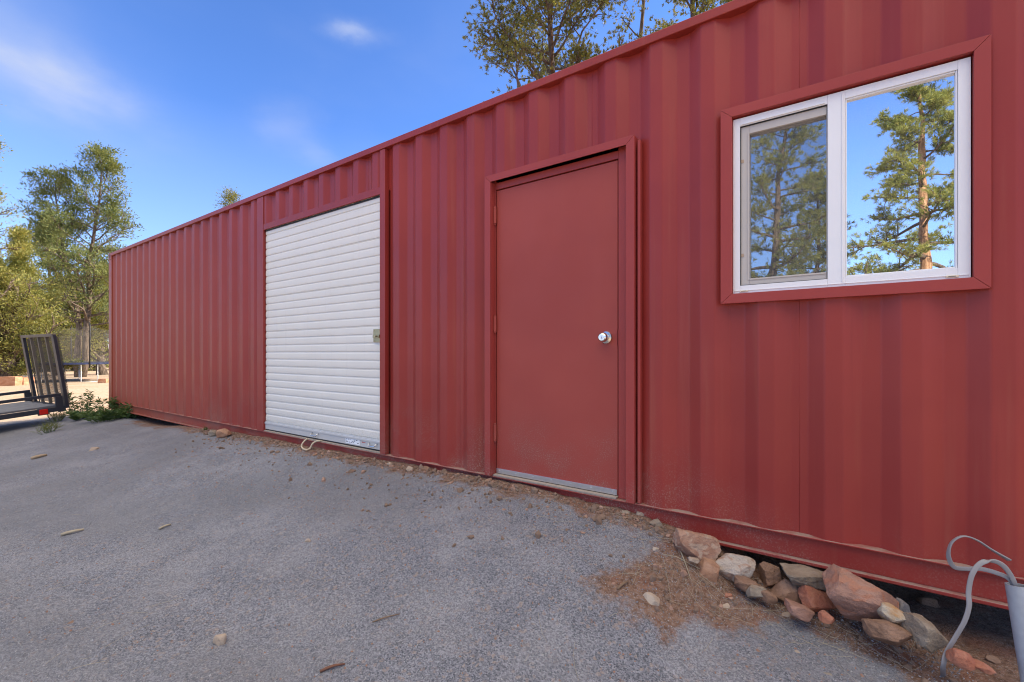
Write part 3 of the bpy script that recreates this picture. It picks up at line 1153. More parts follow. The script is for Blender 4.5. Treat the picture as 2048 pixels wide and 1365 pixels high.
GR = 'rocks packed under the container edge'
rock(1391, 1086, 84, 54, 2.52, RK_pink, 'large pinkish tan boulder at the upper end of the rock row, touching the rail', seed=3, tilt=.28, group=GR, sub=5)
rock(1466, 1129, 80, 52, 2.54, RK_cream, 'cream rock with rusty streaks beside the pinkish boulder', seed=11, tilt=.12, group=GR, sub=5)
rock(1416, 1138, 44, 56, 2.46, RK_orange, 'upright orange brown rock wedged below the pinkish boulder', seed=5, tilt=.5, group=GR)
rock(1388, 1117, 22, 13, 2.42, RK_tan, 'small smooth tan stone below the large pinkish boulder', seed=8, group=GR, name='stone')
rock(1542, 1150, 48, 50, 2.62, RK_brown, 'rounded brown rock standing alone in the dark gap under the rail', seed=13, tilt=-.3, group=GR, sub=5)
rock(1609, 1151, 98, 48, 2.60, RK_grey, 'long flat grey rock pushed up against the underside of the rail', seed=21, tilt=.26, group=GR, sub=5)
rock(1574, 1185, 54, 54, 2.55, RK_brown, 'dark lumpy brown rock underneath the flat grey rock', seed=17, tilt=.4, group=GR)
rock(1628, 1195, 68, 44, 2.53, RK_red, 'brick red slab with an orange edge below the flat grey rock', seed=24, tilt=.35, group=GR)
rock(1718, 1195, 132, 104, 2.48, RK_rose, 'largest rose coloured boulder, wedge shaped, in the middle of the row', seed=31, tilt=.42, group=GR, sub=5, cuts=11)
rock(1786, 1228, 50, 38, 2.40, RK_quartz, 'white and rusty orange broken stone leaning on the rose boulder', seed=37, tilt=.55, group=GR)
rock(1776, 1262, 78, 46, 2.34, RK_brown, 'brown rock with a pink face in front of the rusty orange stone', seed=41, tilt=.3, group=GR, sub=5)
rock(1850, 1263, 84, 50, 2.38, RK_grey, 'flat brown grey rock at the low end of the packed row', seed=43, tilt=.45, group=GR, sub=5)
rock(1833, 1238, 42, 24, 2.47, RK_pale, 'pale stone peeping out behind the flat brown grey rock', seed=47, tilt=.2, group=GR)
rock(1802, 1218, 38, 44, 2.56, RK_dgrey, 'dark grey rock half hidden behind the rusty orange stone', seed=53, tilt=.4, group=GR)
rock(1857, 1205, 38, 27, 3.0, RK_brown, 'brown rock lying back in the shade under the container', seed=59)
rock(1488, 1164, 52, 30, 2.46, RK_brown, 'low brown rock tucked under the cream streaked rock', seed=61, tilt=.3, group=GR)
rock(1512, 1180, 34, 28, 2.42, RK_grey, 'dusty grey stone at the foot of the rounded brown rock', seed=67, group=GR, name='stone')
rock(1536, 1190, 30, 26, 2.42, RK_brown, 'dusty brown stone between the grey stone and the lumpy rock', seed=68, group=GR, name='stone')
rock(1600, 1216, 56, 30, 2.40, RK_rose, 'half buried rose slab in front of the brick red slab', seed=71, tilt=.35)
rock(1654, 1230, 28, 20, 2.36, RK_red, 'little red stone below the brick red slab', seed=73, name='stone')
rock(1925, 1312, 46, 36, 2.28, RK_red, 'orange red jagged rock right of the bottom of the grey cable', seed=79, tilt=.3)
rock(1962, 1327, 50, 18, 2.30, RK_red, 'thin long red stone lying next to the jagged orange red rock', seed=83, tilt=.5, name='stone')
for i, (px, py, a, b, mt, lb) in enumerate([
        (1303, 1197, 32, 26, RK_pale, 'flat pale tan stone alone on the dirt below the boulders'),
        (1444, 1211, 28, 15, RK_pale, 'whitish flat stone on the dirt nearest to the cable side'),
        (1311, 1097, 17, 13, RK_pale, 'small cream stone left of the large pinkish boulder'),
        (1298, 1241, 26, 14, RK_red, 'dark red chip of stone at the edge of the gravel'),
        (1562, 1229, 32, 14, RK_pale, 'long beige splinter of stone at the gravel edge below the rocks'),
        (440, 1277, 23, 24, RK_pale, 'cream pointed stone standing alone in the foreground gravel'),
        (146, 1246, 28, 13, RK_brown, 'flat dark brown chip in the left foreground gravel'),
        (915, 1184, 15, 12, RK_brown, 'brown clod in the middle of the gravel below the door'),
        (986, 1274, 13, 10, RK_red, 'small red stone in the lower middle gravel'),
        (616, 1080, 12, 10, RK_pale, 'tiny pale grey stone in the mid gravel'),
        (598, 1062, 12, 8, RK_orange, 'tiny orange stone in the mid gravel'),
        (187, 899, 18, 11, RK_tan, 'tan stone on the gravel in front of the green weeds'),
        (1655, 1347, 24, 13, RK_grey, 'dusty grey brown clod in the gravel near the bottom edge'),
        (1595, 1302, 10, 8, RK_pale, 'tiny cream stone on the gravel in front of the boulders'),
        (448, 865, 28, 20, RK_orange, 'tan orange rock lying against the rail left of the roller door'),
        (430, 866, 20, 15, RK_grey, 'dusty grey rock beside the tan orange rock'),
        (630, 910, 11, 8, RK_orange, 'small orange stone near the cord below the roller door'),
        (672, 918, 26, 10, RK_orange, 'flat orange stone below the roller door label'),
        (654, 909, 10, 9, RK_brown, 'dark brown stone between two orange ones below the roller door'),
        (716, 917, 10, 9, RK_red, 'reddish stone against the rail near the right end of the roller door'),
        (738, 932, 14, 4, RK_pale, 'thin white splinter on the gravel below the roller door'),
        (779, 929, 11, 12, RK_tan, 'round tan pebble at the foot of the roller door post'),
        (819, 937, 14, 12, RK_tan, 'angular tan stone against the rail right of the roller door'),
        (853, 938, 20, 12, RK_brown, 'dark brown clod against the rail between the two doors'),
        (899, 948, 13, 9, RK_orange, 'salmon coloured pebble against the rail left of the entry door'),
        (978, 960, 15, 11, RK_orange, 'orange stone at the bottom left corner of the entry door'),
        (1250, 1025, 22, 12, RK_grey, 'dusty grey stone at the right foot of the door casing'),
        (1284, 1027, 24, 13, RK_tan, 'tan stone pressed against the rail right of the entry door'),
        (1302, 1030, 18, 14, RK_brown, 'rounded brown stone pressed against the rail beside a tan one'),
        (1312, 1044, 26, 16, RK_grey, 'grey tan stone against the rail above the large boulder'),
        (1270, 1050, 14, 8, RK_orange, 'orange pebble nearest the grey stone at the casing foot'),
        (1285, 1053, 11, 9, RK_orange, 'orange pebble right beside a white fleck on the bank'),
        (1307, 1055, 11, 9, RK_red, 'reddish pebble on the bank above the large boulder'),
        (1433, 1192, 12, 9, RK_red, 'red pebble on the dirt above the whitish flat stone'),
        (1455, 1190, 18, 13, RK_red, 'crumbly red clod on the dirt below the cream rock'),
        (1985, 1318, 22, 16, RK_brown, 'brown stone in the shade beyond the thin long red stone'),
        (2008, 1330, 20, 14, RK_dgrey, 'dark grey stone in the shade at the right edge'),
        (1900, 1283, 20, 13, RK_dgrey, 'dark grey stone behind the grey cable'),
        (1010, 1072, 8, 6, RK_red, 'tiny red pebble in the gravel under the entry door'),
]):
    rock(px, py, a, b, 0, mt, lb, name='stone', cat='stone', seed=100 + i * 7, on_ground=True, sub=3 if a < 16 else 4, cuts=7, tilt=random.Random(i).uniform(-.3, .3))


# ------------------------------------------------------------------ loose gravel, straw, needles
def gravel():
    rng = np.random.default_rng(5)
    oct_v = np.array([(1, 0, 0), (-1, 0, 0), (0, 1, 0), (0, -1, 0), (0, 0, 1), (0, 0, -1)], float)
    oct_f = np.array([(0, 2, 4), (2, 1, 4), (1, 3, 4), (3, 0, 4), (2, 0, 5), (1, 2, 5), (3, 1, 5), (0, 3, 5)])
    for name, mat, N, s0, s1, seed in (('gravel', simple('loose_gravel', (.19, .195, .215), .9, var=.55, scale=160), 26000, .0016, .0036, 1),
                                       ('pale_gravel', simple('pale_gravel', (.34, .33, .33), .9, var=.3, scale=160), 6000, .0016, .0036, 2),
                                       ('red_gravel', simple('red_gravel', (.30, .17, .12), .9, var=.3, scale=160), 3600, .002, .0055, 3)):
        rng = np.random.default_rng(seed)
        out = []
        cnt = 0
        while cnt < N:
            if name == 'red_gravel' and rng.random() < .75:
                d = rng.random() ** 2 * 1.1
                x, y = rng.uniform(-6, .7), 2.62 - d
            else:
                dep = rng.uniform(1.5, 5.5) if rng.random() < .75 else rng.uniform(1.5, 2.6)
                q = rng.uniform(-1.15, 1.0)
                p = F * dep + Rv * (q * dep)
                x, y = p.x, p.y
            if y > 2.62 or y < -.2:
                continue
            s = rng.uniform(s0, s1) * (1.5 if rng.random() < .06 else 1)
            sc = s * rng.uniform(.6, 1.3, 3)
            a = rng.uniform(0, 6.28)
            ca, sa = math.cos(a), math.sin(a)
            v = (oct_v + rng.normal(0, .18, (6, 3))) * sc
            v = np.stack([v[:, 0] * ca - v[:, 1] * sa, v[:, 0] * sa + v[:, 1] * ca, v[:, 2]], 1)
            v += (x, y, ground(x, y) + sc[2] * .35)
            out.append(v[oct_f].reshape(-1, 3))
            cnt += 1
        tag(fast_mesh(name, np.concatenate(out), 3, mat), kind='stuff')


gravel()


def clods():
    rng = np.random.default_rng(12)
    ico = bmesh.new()
    bmesh.ops.create_icosphere(ico, subdivisions=1, radius=1)
    ico.verts.ensure_lookup_table()
    iv = np.array([tuple(v.co) for v in ico.verts])
    fi = np.array([[v.index for v in f.verts] for f in ico.faces])
    ico.free()
    for name, mat, N, seed in (('soil_clods', simple('soil_clod', (.21, .14, .10), .95, var=.4, scale=40, bump=.5), 1500, 12),
                               ('stone_chips', simple('stone_chip', (.34, .21, .15), .9, var=.5, scale=25, bump=.4), 420, 13)):
        rng = np.random.default_rng(seed)
        out = []
        for k in range(N):
            u = rng.random()
            if u < .55:
                x = rng.uniform(-7.0, -.5)
                y = WALL - .035 - abs(rng.normal(0, .06))
            elif u < .8:
                p = DIRT_W[0] if False else None
                x, y = rng.uniform(-1.25, .35), rng.uniform(1.9, 2.6)
                if poly_dist((x, y), DIRT_W) < 0:
                    continue
            else:
                x = rng.uniform(-6.5, -.9)
                y = WALL - .05 - abs(rng.normal(0, .30))
            s = rng.uniform(.003, .012) * (2.0 if rng.random() < .12 else 1)
            sc = s * rng.uniform(.6, 1.4, 3)
            v = (iv + rng.normal(0, .16, iv.shape)) * sc
            v += (x, y, ground(x, y) + sc[2] * .3)
            out.append(v[fi].reshape(-1, 3))
        tag(fast_mesh(name, np.concatenate(out), 3, mat), kind='stuff')


clods()


def straws():
    rnd = random.Random(9)
    m = MB()
    for k in range(340):
        r = rnd.random()
        if r < .28:
            px, py = rnd.uniform(1240, 1860), 0
            py = 1110 + (px - 1240) * .33 + rnd.gauss(20, 32)
            p = G(px, min(1365, py))
        elif r < .72:
            x = rnd.uniform(-7.2, -.6)
            y = 2.6 - abs(rnd.gauss(0, .12))
            p = Vector((x, y, ground(x, y)))
        else:
            p = G(rnd.uniform(50, 1800), rnd.uniform(930, 1360))
            if rnd.random() < .6:
                continue
        if p.y > 2.62:
            continue
        a = rnd.uniform(0, 6.28)
        L = rnd.uniform(.02, .09)
        bend = rnd.uniform(-.3, .3)
        pts = []
        for t in (-.5, -.15, .2, .5):
            aa = a + bend * t
            x, y = p.x + math.cos(aa) * L * t * 2, p.y + math.sin(aa) * L * t * 2
            if y > 2.63:
                y = 2.63
            pts.append((x, y, ground(x, y) + .004 + rnd.uniform(0, .008)))
        m.tube(pts, rnd.uniform(.0005, .0009), 4)
    tag(m.build('dry_straw', M_straw), kind='stuff')


straws()


def stick(name, label, px0, py0, px1, py1, r, mat, cat='stick'):
    a, b = G(px0, py0), G(px1, py1)
    pts = []
    for t in (0, .3, .6, 1):
        p = a.lerp(b, t)
        pts.append((p.x, p.y, ground(p.x, p.y) + r * .9 + .006 * math.sin(t * 3.1)))
    o = MB().tube(pts, [r, r * 1.05, r * .9, r * .6], 7).build(name, mat, None, smooth=True)
    tag(o, label, cat)


stick('wood_splinter', 'pale dry splinter of wood on the left foreground gravel', 122, 1073, 168, 1068, .011, M_straw)
stick('wood_splinter', 'brown bark stick on the gravel at the far left', 62, 921, 94, 916, .020, simple('bark_chip', (.34, .25, .16), .85))
stick('dry_twig', 'thin curved dry twig on the bank left of the cream rock', 1350, 1092, 1382, 1172, .0028, M_straw, 'twig')
stick('dry_twig', 'short brown twig on the gravel left of the dirt patch', 1235, 1186, 1256, 1178, .006, M_twig, 'twig')
stick('dry_twig', 'pale grass stem lying on the dirt under the boulders', 1326, 1117, 1420, 1150, .002, M_straw, 'twig')
stick('dry_twig', 'thin brown twig lying in the lower middle gravel', 745, 1247, 800, 1233, .003, M_twig, 'twig')
stick('wood_splinter', 'reddish bark flake at the bottom middle of the gravel', 640, 1357, 690, 1341, .0055, simple('red_bark', (.17, .075, .045), .9))
stick('wood_splinter', 'small tan wood chip in the left middle gravel', 318, 1061, 342, 1056, .008, M_straw)

# ------------------------------------------------------------------ cord, conduit, cables
def catmull(pts, n=8):
    pts = [Vector(p) for p in pts]
    out = []
    ext = [pts[0] * 2 - pts[1]] + pts + [pts[-1] * 2 - pts[-2]]
    for i in range(1, len(ext) - 2):
        p0, p1, p2, p3 = ext[i - 1:i + 3]
        for k in range(n):
            t = k / n
            out.append(.5 * ((2 * p1) + (p2 - p0) * t + (2 * p0 - 5 * p1 + 4 * p2 - p3) * t * t + (3 * p1 - p0 - 3 * p2 + p3) * t ** 3))
    out.append(pts[-1])
    return out


def ribbon(m, pts, wd, th, wdir):
    """flat cable: rectangular rounded section swept along pts"""
    pts = np.array([tuple(p) for p in pts])
    t = np.gradient(pts, axis=0)
    t /= np.linalg.norm(t, axis=1)[:, None]
    n = 10
    ang = np.linspace(0, 2 * np.pi, n, endpoint=False)
    V = []
    for i, p in enumerate(pts):
        u = np.array(wdir[i] if isinstance(wdir, list) else wdir, float)
        u = u - t[i] * np.dot(u, t[i])
        u /= np.linalg.norm(u)
        v = np.cross(t[i], u)
        for a in ang:
            c, s_ = math.cos(a), math.sin(a)
            V.append(p + u * wd * math.copysign(abs(c) ** .5, c) + v * th * math.copysign(abs(s_) ** .7, s_))
    mm = len(pts)
    fs = [(i * n + j, i * n + (j + 1) % n, (i + 1) * n + (j + 1) % n, (i + 1) * n + j) for i in range(mm - 1) for j in range(n)]
    fs += [tuple(range(n)), tuple((mm - 1) * n + j for j in range(n))]
    m.add(V, fs)


pipe_top, pipe_dir = P(2033, 1170, 2.44), None
pipe_low = P(2062, 1345, 2.40)
m = MB()
d = (pipe_low - pipe_top)
axis_dir = (-d).normalized()
ref = axis_dir.cross(Vector((0, 1, 0))).normalized()
base_p = pipe_top + d * 1.25
L = (pipe_top - base_p).length
m.lathe(base_p, axis_dir, [(0, .0305), (L, .0305), (L, .0262), (L - .25, .0262)], 32)
pipe = m.build('conduit_pipe', M_pvc, None, smooth=True, angle=40)
tag(pipe, 'leaning grey plastic conduit pipe with open top at the right edge', 'pipe')

yc = 2.44
loop = [(2034, 1182, yc), (2018, 1158, yc), (1992, 1146, yc), (1960, 1138, yc), (1932, 1138, yc - .02), (1908, 1134, yc - .04), (1897, 1112, yc - .05), (1903, 1086, yc - .05),
        (1925, 1073, yc - .04), (1952, 1080, yc - .02), (1985, 1101, yc), (2019, 1121, yc + .02)]
pts = catmull([P(*q) for q in loop], 10)
m = MB()
nP = len(pts)
ribbon(m, pts, .0080, .0030, [Vector((.25, -.75, .15)).lerp(Vector((.15, .25, .9)), .5 + .5 * math.sin(i / nP * 6.0)) for i in range(nP)])
tag(m.build('electric_cable', M_cable, None, smooth=True), 'grey flat cable with a loose end curling in a loop above the pipe', 'cable')
down = [(2036, 1184, yc), (2022, 1152, yc - .01), (2004, 1130, yc - .03), (1982, 1122, yc - .05), (1960, 1128, yc - .07), (1944, 1150, yc - .09), (1937, 1185, yc - .10),
        (1938, 1212, yc - .11), (1929, 1243, yc - .12), (1910, 1276, yc - .13), (1893, 1306, yc - .14), (1886, 1335, yc - .15)]
dp = [P(*q) for q in down]
e = G(1884, 1362)
dp += [e + Vector((0, 0, .012)), e + Vector((-.05, -.10, -.02))]
pts = catmull(dp, 10)
m = MB()
nP = len(pts)
ribbon(m, pts, .0085, .0032, [Vector((.9, .3, .25)).lerp(Vector((.85, .55, .0)), i / nP) for i in range(nP)])
tag(m.build('electric_cable', M_cable, None, smooth=True), 'grey flat cable arching out of the pipe and down to the ground', 'cable')

cord = [(616, 878, WALL + .02), (612, 880, WALL - .015), (606, 886, WALL - .05), (603, 897, WALL - .07), (606, 906, WALL - .10), (610, 908.5, WALL - .12), (614, 905, WALL - .11),
        (620, 897, WALL - .08), (625, 888, WALL - .06), (632, 883.5, WALL - .03), (640, 882, WALL - .01), (645, 883, WALL + .02)]
cp = [P(*q) for q in cord]
for p in cp:
    p.z = max(p.z, ground(p.x, p.y) + .010)
o = MB().tube(catmull(cp, 8), .0085, 8).build('pull_cord', M_rope, None, smooth=True)
tag(o, 'beige cord hanging in a loop below the roller door', 'cord')

# ------------------------------------------------------------------ utility trailer
def trailer():
    aw = Vector((-.106, .994, 0)).normalized()           # towards the tailgate
    sd = Vector((-.994, -.106, 0)).normalized()          # across, away from the container
    pitch = math.radians(5.5)
    ax = (aw * math.cos(pitch) + Vector((0, 0, math.sin(pitch)))).normalized()
    up = sd.cross(ax)
    if up.z < 0:
        up = -up
    O = Vector((-11.31, 2.015, .315))                    # rear end of the near top rail
    W_, LEN = 1.52, 3.0
    root = empty('utility_trailer', (O.x + sd.x * .7, O.y - 1.5, ground(O.x, O.y - 1.5)), 'black open utility trailer with upright mesh tailgate left of the container', 'trailer')
    T = lambda a, s, u: O + ax * a + sd * s + up * u
    for s in (0, W_):
        MB().beam(T(-LEN, s, -.025), T(.02, s, -.025), .025, .025, up).build('top_rail', M_trailer, root, bevel=.004)
        MB().beam(T(-LEN, s, -.275), T(.06, s, -.275), .022, .040, up).build('side_beam', M_trailer, root, bevel=.004)
        for a in (-.015, -.86, -1.7, -2.55):
            m = MB()
            q = .05
            b0, b1 = T(a, s, -.051), T(a, s, -.33)
            V = []
            for c, hw in ((b0, .048), (T(a, s, -.24), .048), (b1 - ax * -.03, .052)):
                for i in (-1, 1):
                    for j in (-1, 1):
                        V.append(tuple(c + ax * hw * i + sd * .026 * j))
            fs = []
            for l in range(2):
                o4 = l * 4
                fs += [(o4, o4 + 1, o4 + 5, o4 + 4), (o4 + 1, o4 + 3, o4 + 7, o4 + 5), (o4 + 3, o4 + 2, o4 + 6, o4 + 7), (o4 + 2, o4, o4 + 4, o4 + 6)]
            fs += [(0, 1, 3, 2), (8, 9, 11, 10)]
            m.add(V, fs)
            m.build('stake_post', M_trailer, root, bevel=.003)
    for a in (-LEN, .03):
        MB().beam(T(a, .03, -.275), T(a, W_ - .03, -.275), .03, .040, up).build('end_beam', M_trailer, root, bevel=.004)
    m = MB()
    nb = 7
    for k in range(nb):
        s = .06 + (W_ - .12) * (k + .5) / nb
        m.beam(T(-LEN + .05, s, -.222), T(-.03 - .02 * (k % 3), s, -.222), (W_ - .12) / nb / 2 - .006, .016, up)
    m.build('deck', M_plank, root, bevel=.004)
    # tail light on the near beam
    m = MB()
    c = T(-.235, -.034, -.285)
    m.obox(c, ax * .055, sd * .012, up * .045)
    tl = m.build('tail_light', M_red_lens, root, bevel=.006)
    m = MB()
    m.obox(T(-.235, -.004, -.285), ax * .070, sd * .012, up * .058)
    m.build('lamp_bracket', M_trailer, root, bevel=.003)
    # ramp gate standing up, leaning a little forward
    lean = Vector((0, 0, 1)) * math.cos(.135) - aw * math.sin(.135)
    gx = lean.normalized()
    g0 = T(.075, 0, -.255)
    H = 1.29
    gn = sd.cross(gx).normalized()
    if gn.dot(aw) < 0:
        gn = -gn
    Q = lambda s, u, n_=0: g0 + sd * s + gx * u + gn * n_
    def expanded():
        # expanded metal
        m = MB()
        pw, ph = .052, .026
        nu, ns = int((H - .04) / ph), int(W_ / pw)
        for k in range(-nu, ns + 1):
            for sgn in (1, -1):
                # a diagonal strand clipped to the gate
                pa, pb = [], []
                s_start = k * pw if sgn == 1 else (k + nu) * pw
                u0, u1 = 0.0, nu * ph
                # s = s_start + sgn * u / ph * pw
                lo, hi = u0, u1
                sl = sgn * pw / ph
                for lim in (0.0, W_):
                    uu = (lim - s_start) / sl
                    if sl > 0:
                        lo, hi = (max(lo, uu), hi) if lim == 0 else (lo, min(hi, uu))
                    else:
                        lo, hi = (lo, min(hi, uu)) if lim == 0 else (max(lo, uu), hi)
                if hi - lo < .03:
                    continue
                m.beam(Q(s_start + sl * lo, .02 + lo, .066), Q(s_start + sl * hi, .02 + hi, .066), .0021, .0021, gn)
        return m

    gf = expanded().build('tailgate', simple('rusty_mesh', (.045, .040, .036), .6, .3, var=.4, scale=20), root)
    for s in (.0, W_):
        MB().beam(Q(s, -.02), Q(s, H), .022, .055, sd).build('gate_post', M_trailer, gf, bevel=.003)      # deep angle iron seen from outside
        MB().beam(Q(s + (.040 if s == 0 else -.040), 0, .048), Q(s + (.040 if s == 0 else -.040), H - .05, .048), .019, .004, gn).build('gate_flange', M_faded, gf)
    t = MB().beam(Q(-.022, H + .0), Q(W_ + .022, H + .0), .028, .026, gx)
    t.build('gate_top_bar', M_faded, gf, bevel=.003)
    MB().beam(Q(-.01, .0), Q(W_ + .01, .0), .025, .022, gx).build('gate_bottom_bar', M_trailer, gf, bevel=.003)
    for s in (.38, .76, 1.14):
        MB().beam(Q(s, .02, .01), Q(s, H - .02, .01), .020, .022, sd).build('gate_bar', M_faded, gf, bevel=.002)
    # wheels and mudguards
    zg = ground(O.x, O.y - 1.7)
    for s, sg in ((-.16, -1), (W_ + .16, 1)):
        c = T(-1.62, s, 0)
        c.z = zg + .31
        wl = MB().lathe(c - sd * .095, sd, [(0, .17), (.0, .27), (.02, .305), (.06, .315), (.13, .315), (.17, .305), (.19, .27), (.19, .17)], 32).build('wheel', M_tyre, root, smooth=True, angle=40)
        MB().lathe(c - sd * .07, sd, [(0, .05), (.01, .168), (.13, .168), (.14, .05)], 24).build('rim', M_rim, wl, smooth=True, angle=30)
        m = MB()
        pr = []
        for q in range(9):
            a = math.radians(10 + 160 * q / 8)
            pr.append((math.cos(a) * .39, math.sin(a) * .39))
        V = []
        for (u, v) in pr:
            for dd in (-.12, .12):
                V.append(tuple(c + aw * u + Vector((0, 0, v)) + sd * dd))
        m.add(V, [(2 * i, 2 * i + 1, 2 * i + 3, 2 * i + 2) for i in range(8)])
        fo = m.build('mudguard', M_trailer, root)
        fo.modifiers.new('t', 'SOLIDIFY').thickness = .004
        MB().beam(T(-1.62, s, 0) * 0 + c, c - sd * (s - W_ / 2), .02, .02).build('axle_arm', M_trailer, root)
    # tongue and jack
    m = MB()
    tip = T(-LEN - 1.1, W_ / 2, -.275)
    m.beam(T(-LEN, .1, -.275), tip, .03, .04, up)
    m.beam(T(-LEN, W_ - .1, -.275), tip, .03, .04, up)
    m.tube([tip + Vector((0, 0, .3)), Vector((tip.x, tip.y, ground(tip.x, tip.y)))], .025, 10)
    m.build('tongue', M_trailer, root)


trailer()

# ------------------------------------------------------------------ trampoline
def trampoline():
    c = PZ(160, 0, 23.3)
    zg = ground(c.x, c.y)
    R = 1.95
    root = empty('trampoline', (c.x, c.y, zg), 'round trampoline with dark blue pad and safety net under the junipers', 'trampoline')
    zp = zg + .92
    ring = []
    for k in range(49):
        a = 2 * math.pi * k / 48
        ring.append((c.x + R * math.cos(a), c.y + R * math.sin(a), zp - .03))
    MB().tube(ring, .022, 8, cap=False).build('frame_ring', M_galv, root, smooth=True)
    m = MB()
    V, fs = [], []
    n = 48
    for k in range(n):
        a = 2 * math.pi * k / n
        for r, z in ((R + .06, zp - .07), (R + .06, zp + .02), (R - .30, zp + .01), (R - .30, zp - .02)):
            V.append((c.x + r * math.cos(a), c.y + r * math.sin(a), z))
    for k in range(n):
        for j in range(4):
            fs.append((4 * k + j, 4 * ((k + 1) % n) + j, 4 * ((k + 1) % n) + (j + 1) % 4, 4 * k + (j + 1) % 4))
    m.add(V, fs)
    m.build('edge_pad', M_pad, root)
    V = [(c.x + (R - .28) * math.cos(2 * math.pi * k / n), c.y + (R - .28) * math.sin(2 * math.pi * k / n), zp - .01) for k in range(n)]
    m = MB()
    m.add(V, [tuple(range(n))])
    m.build('jump_mat', M_black, root)
    toward = math.atan2(-c.y, -c.x)
    angs = [toward + .17 + 2 * math.pi * k / 6 for k in range(6)]
    for a in angs:
        d = Vector((math.cos(a), math.sin(a), 0))
        b = c + d * (R + .05)
        lean = 1.08
        MB().tube([(b.x, b.y, zp - .25), (b.x + d.x * .02, b.y + d.y * .02, zp + .9), (c.x + d.x * R * lean, c.y + d.y * R * lean, zp + 1.75), (c.x + d.x * R * .99, c.y + d.y * R * .99, zp + 1.92)],
                  .030, 8).build('net_pole', M_black, root, smooth=True)
        m = MB()
        t = Vector((-d.y, d.x, 0)) * .30
        p0, p1 = c + d * R - t, c + d * R + t
        m.tube([(p0.x, p0.y, zp - .04), (p0.x, p0.y, zg + .03), (p0.x, p0.y, zg + .02)], .020, 8)
        m.tube([(p1.x, p1.y, zp - .04), (p1.x, p1.y, zg + .03), (p1.x, p1.y, zg + .02)], .020, 8)
        m.tube([(p0.x, p0.y, zg + .02), (p1.x, p1.y, zg + .02)], .020, 8)
        m.build('leg', M_galv, root, smooth=True)
    m = MB()
    V, fs = [], []
    n = 72
    rnd = random.Random(2)
    for k in range(n):
        a = 2 * math.pi * k / n
        ph = (a - angs[0]) / (math.pi / 3) % 1
        sag = .22 * (1 - (2 * ph - 1) ** 2)
        r = R * (.97 - .02 * math.sin(ph * math.pi))
        for z in (zp + .02, zp + .7, zp + 1.82 - sag):
            V.append((c.x + r * math.cos(a), c.y + r * math.sin(a), z))
    for k in range(n):
        for j in range(2):
            fs.append((3 * k + j, 3 * ((k + 1) % n) + j, 3 * ((k + 1) % n) + j + 1, 3 * k + j + 1))
    m.add(V, fs)
    m.build('safety_net', M_net, root, smooth=True)
    a = toward + .17 + .42
    d = Vector((math.cos(a), math.sin(a), 0))
    b = c + d * (R + .02)
    t = Vector((-d.y, d.x, 0))
    MB().obox((b.x, b.y, zp + .78), t * .085, d * .004, Vector((0, 0, .13)) + t * -.01).build('warning_tag', M_paper, root)


trampoline()

# ------------------------------------------------------------------ sandstone blocks beyond the trailer
def block(px, depth, wdt, h, label, seed, turn):
    p = PZ(px, 0, depth)
    z = ground(p.x, p.y)
    rnd = random.Random(seed)
    bm = bmesh.new()
    bmesh.ops.create_cube(bm, size=1)
    bmesh.ops.subdivide_edges(bm, edges=bm.edges[:], cuts=7, use_grid_fill=True)
    for v in bm.verts:
        q = v.co.normalized() * .06 * mnoise.noise(v.co * 2.4 + Vector((seed, 0, 0)))
        v.co += q + v.co.normalized() * .025 * mnoise.noise(v.co * 7 + Vector((seed, 3, 0)))
    bm.transform(Matrix.Rotation(YAW + turn, 4, 'Z') @ Matrix.Diagonal((wdt, wdt * .7, h, 1)))
    me = bpy.data.meshes.new('sandstone_block')
    bm.to_mesh(me)
    bm.free()
    me.materials.append(RK_block)
    o = bpy.data.objects.new('sandstone_block', me)
    COL.objects.link(o)
    o.location = (p.x, p.y, z + h * .42)
    tag(o, label, 'stone block', 'orange sandstone blocks beyond the trailer')


block(19, 19.5, .62, .40, 'orange sandstone block, larger of the pair seen over the trailer', 1, .3)
block(46, 20.2, .62, .34, 'darker orange sandstone block seen beside the trailer gate', 4, -.1)
block(207, 21.5, .32, .20, 'small orange sandstone lump by the container corner near the trampoline', 7, .2)


# ------------------------------------------------------------------ trees
def diamonds(C, D, L, W, rng):
    """N leaf blades: root C, direction D, length L, width W -> face-by-face quads"""
    N = len(C)
    r = rng.normal(size=(N, 3))
    S_ = np.cross(D, r)
    S_ /= np.linalg.norm(S_, axis=1)[:, None] + 1e-9
    L, W = np.asarray(L)[:, None], np.asarray(W)[:, None]
    mid = C + D * L * .5
    return np.stack([C, mid + S_ * W * .5, C + D * L, mid - S_ * W * .5], 1).reshape(-1, 3)


def unit(a):
    return a / (np.linalg.norm(a, axis=-1, keepdims=True) + 1e-9)


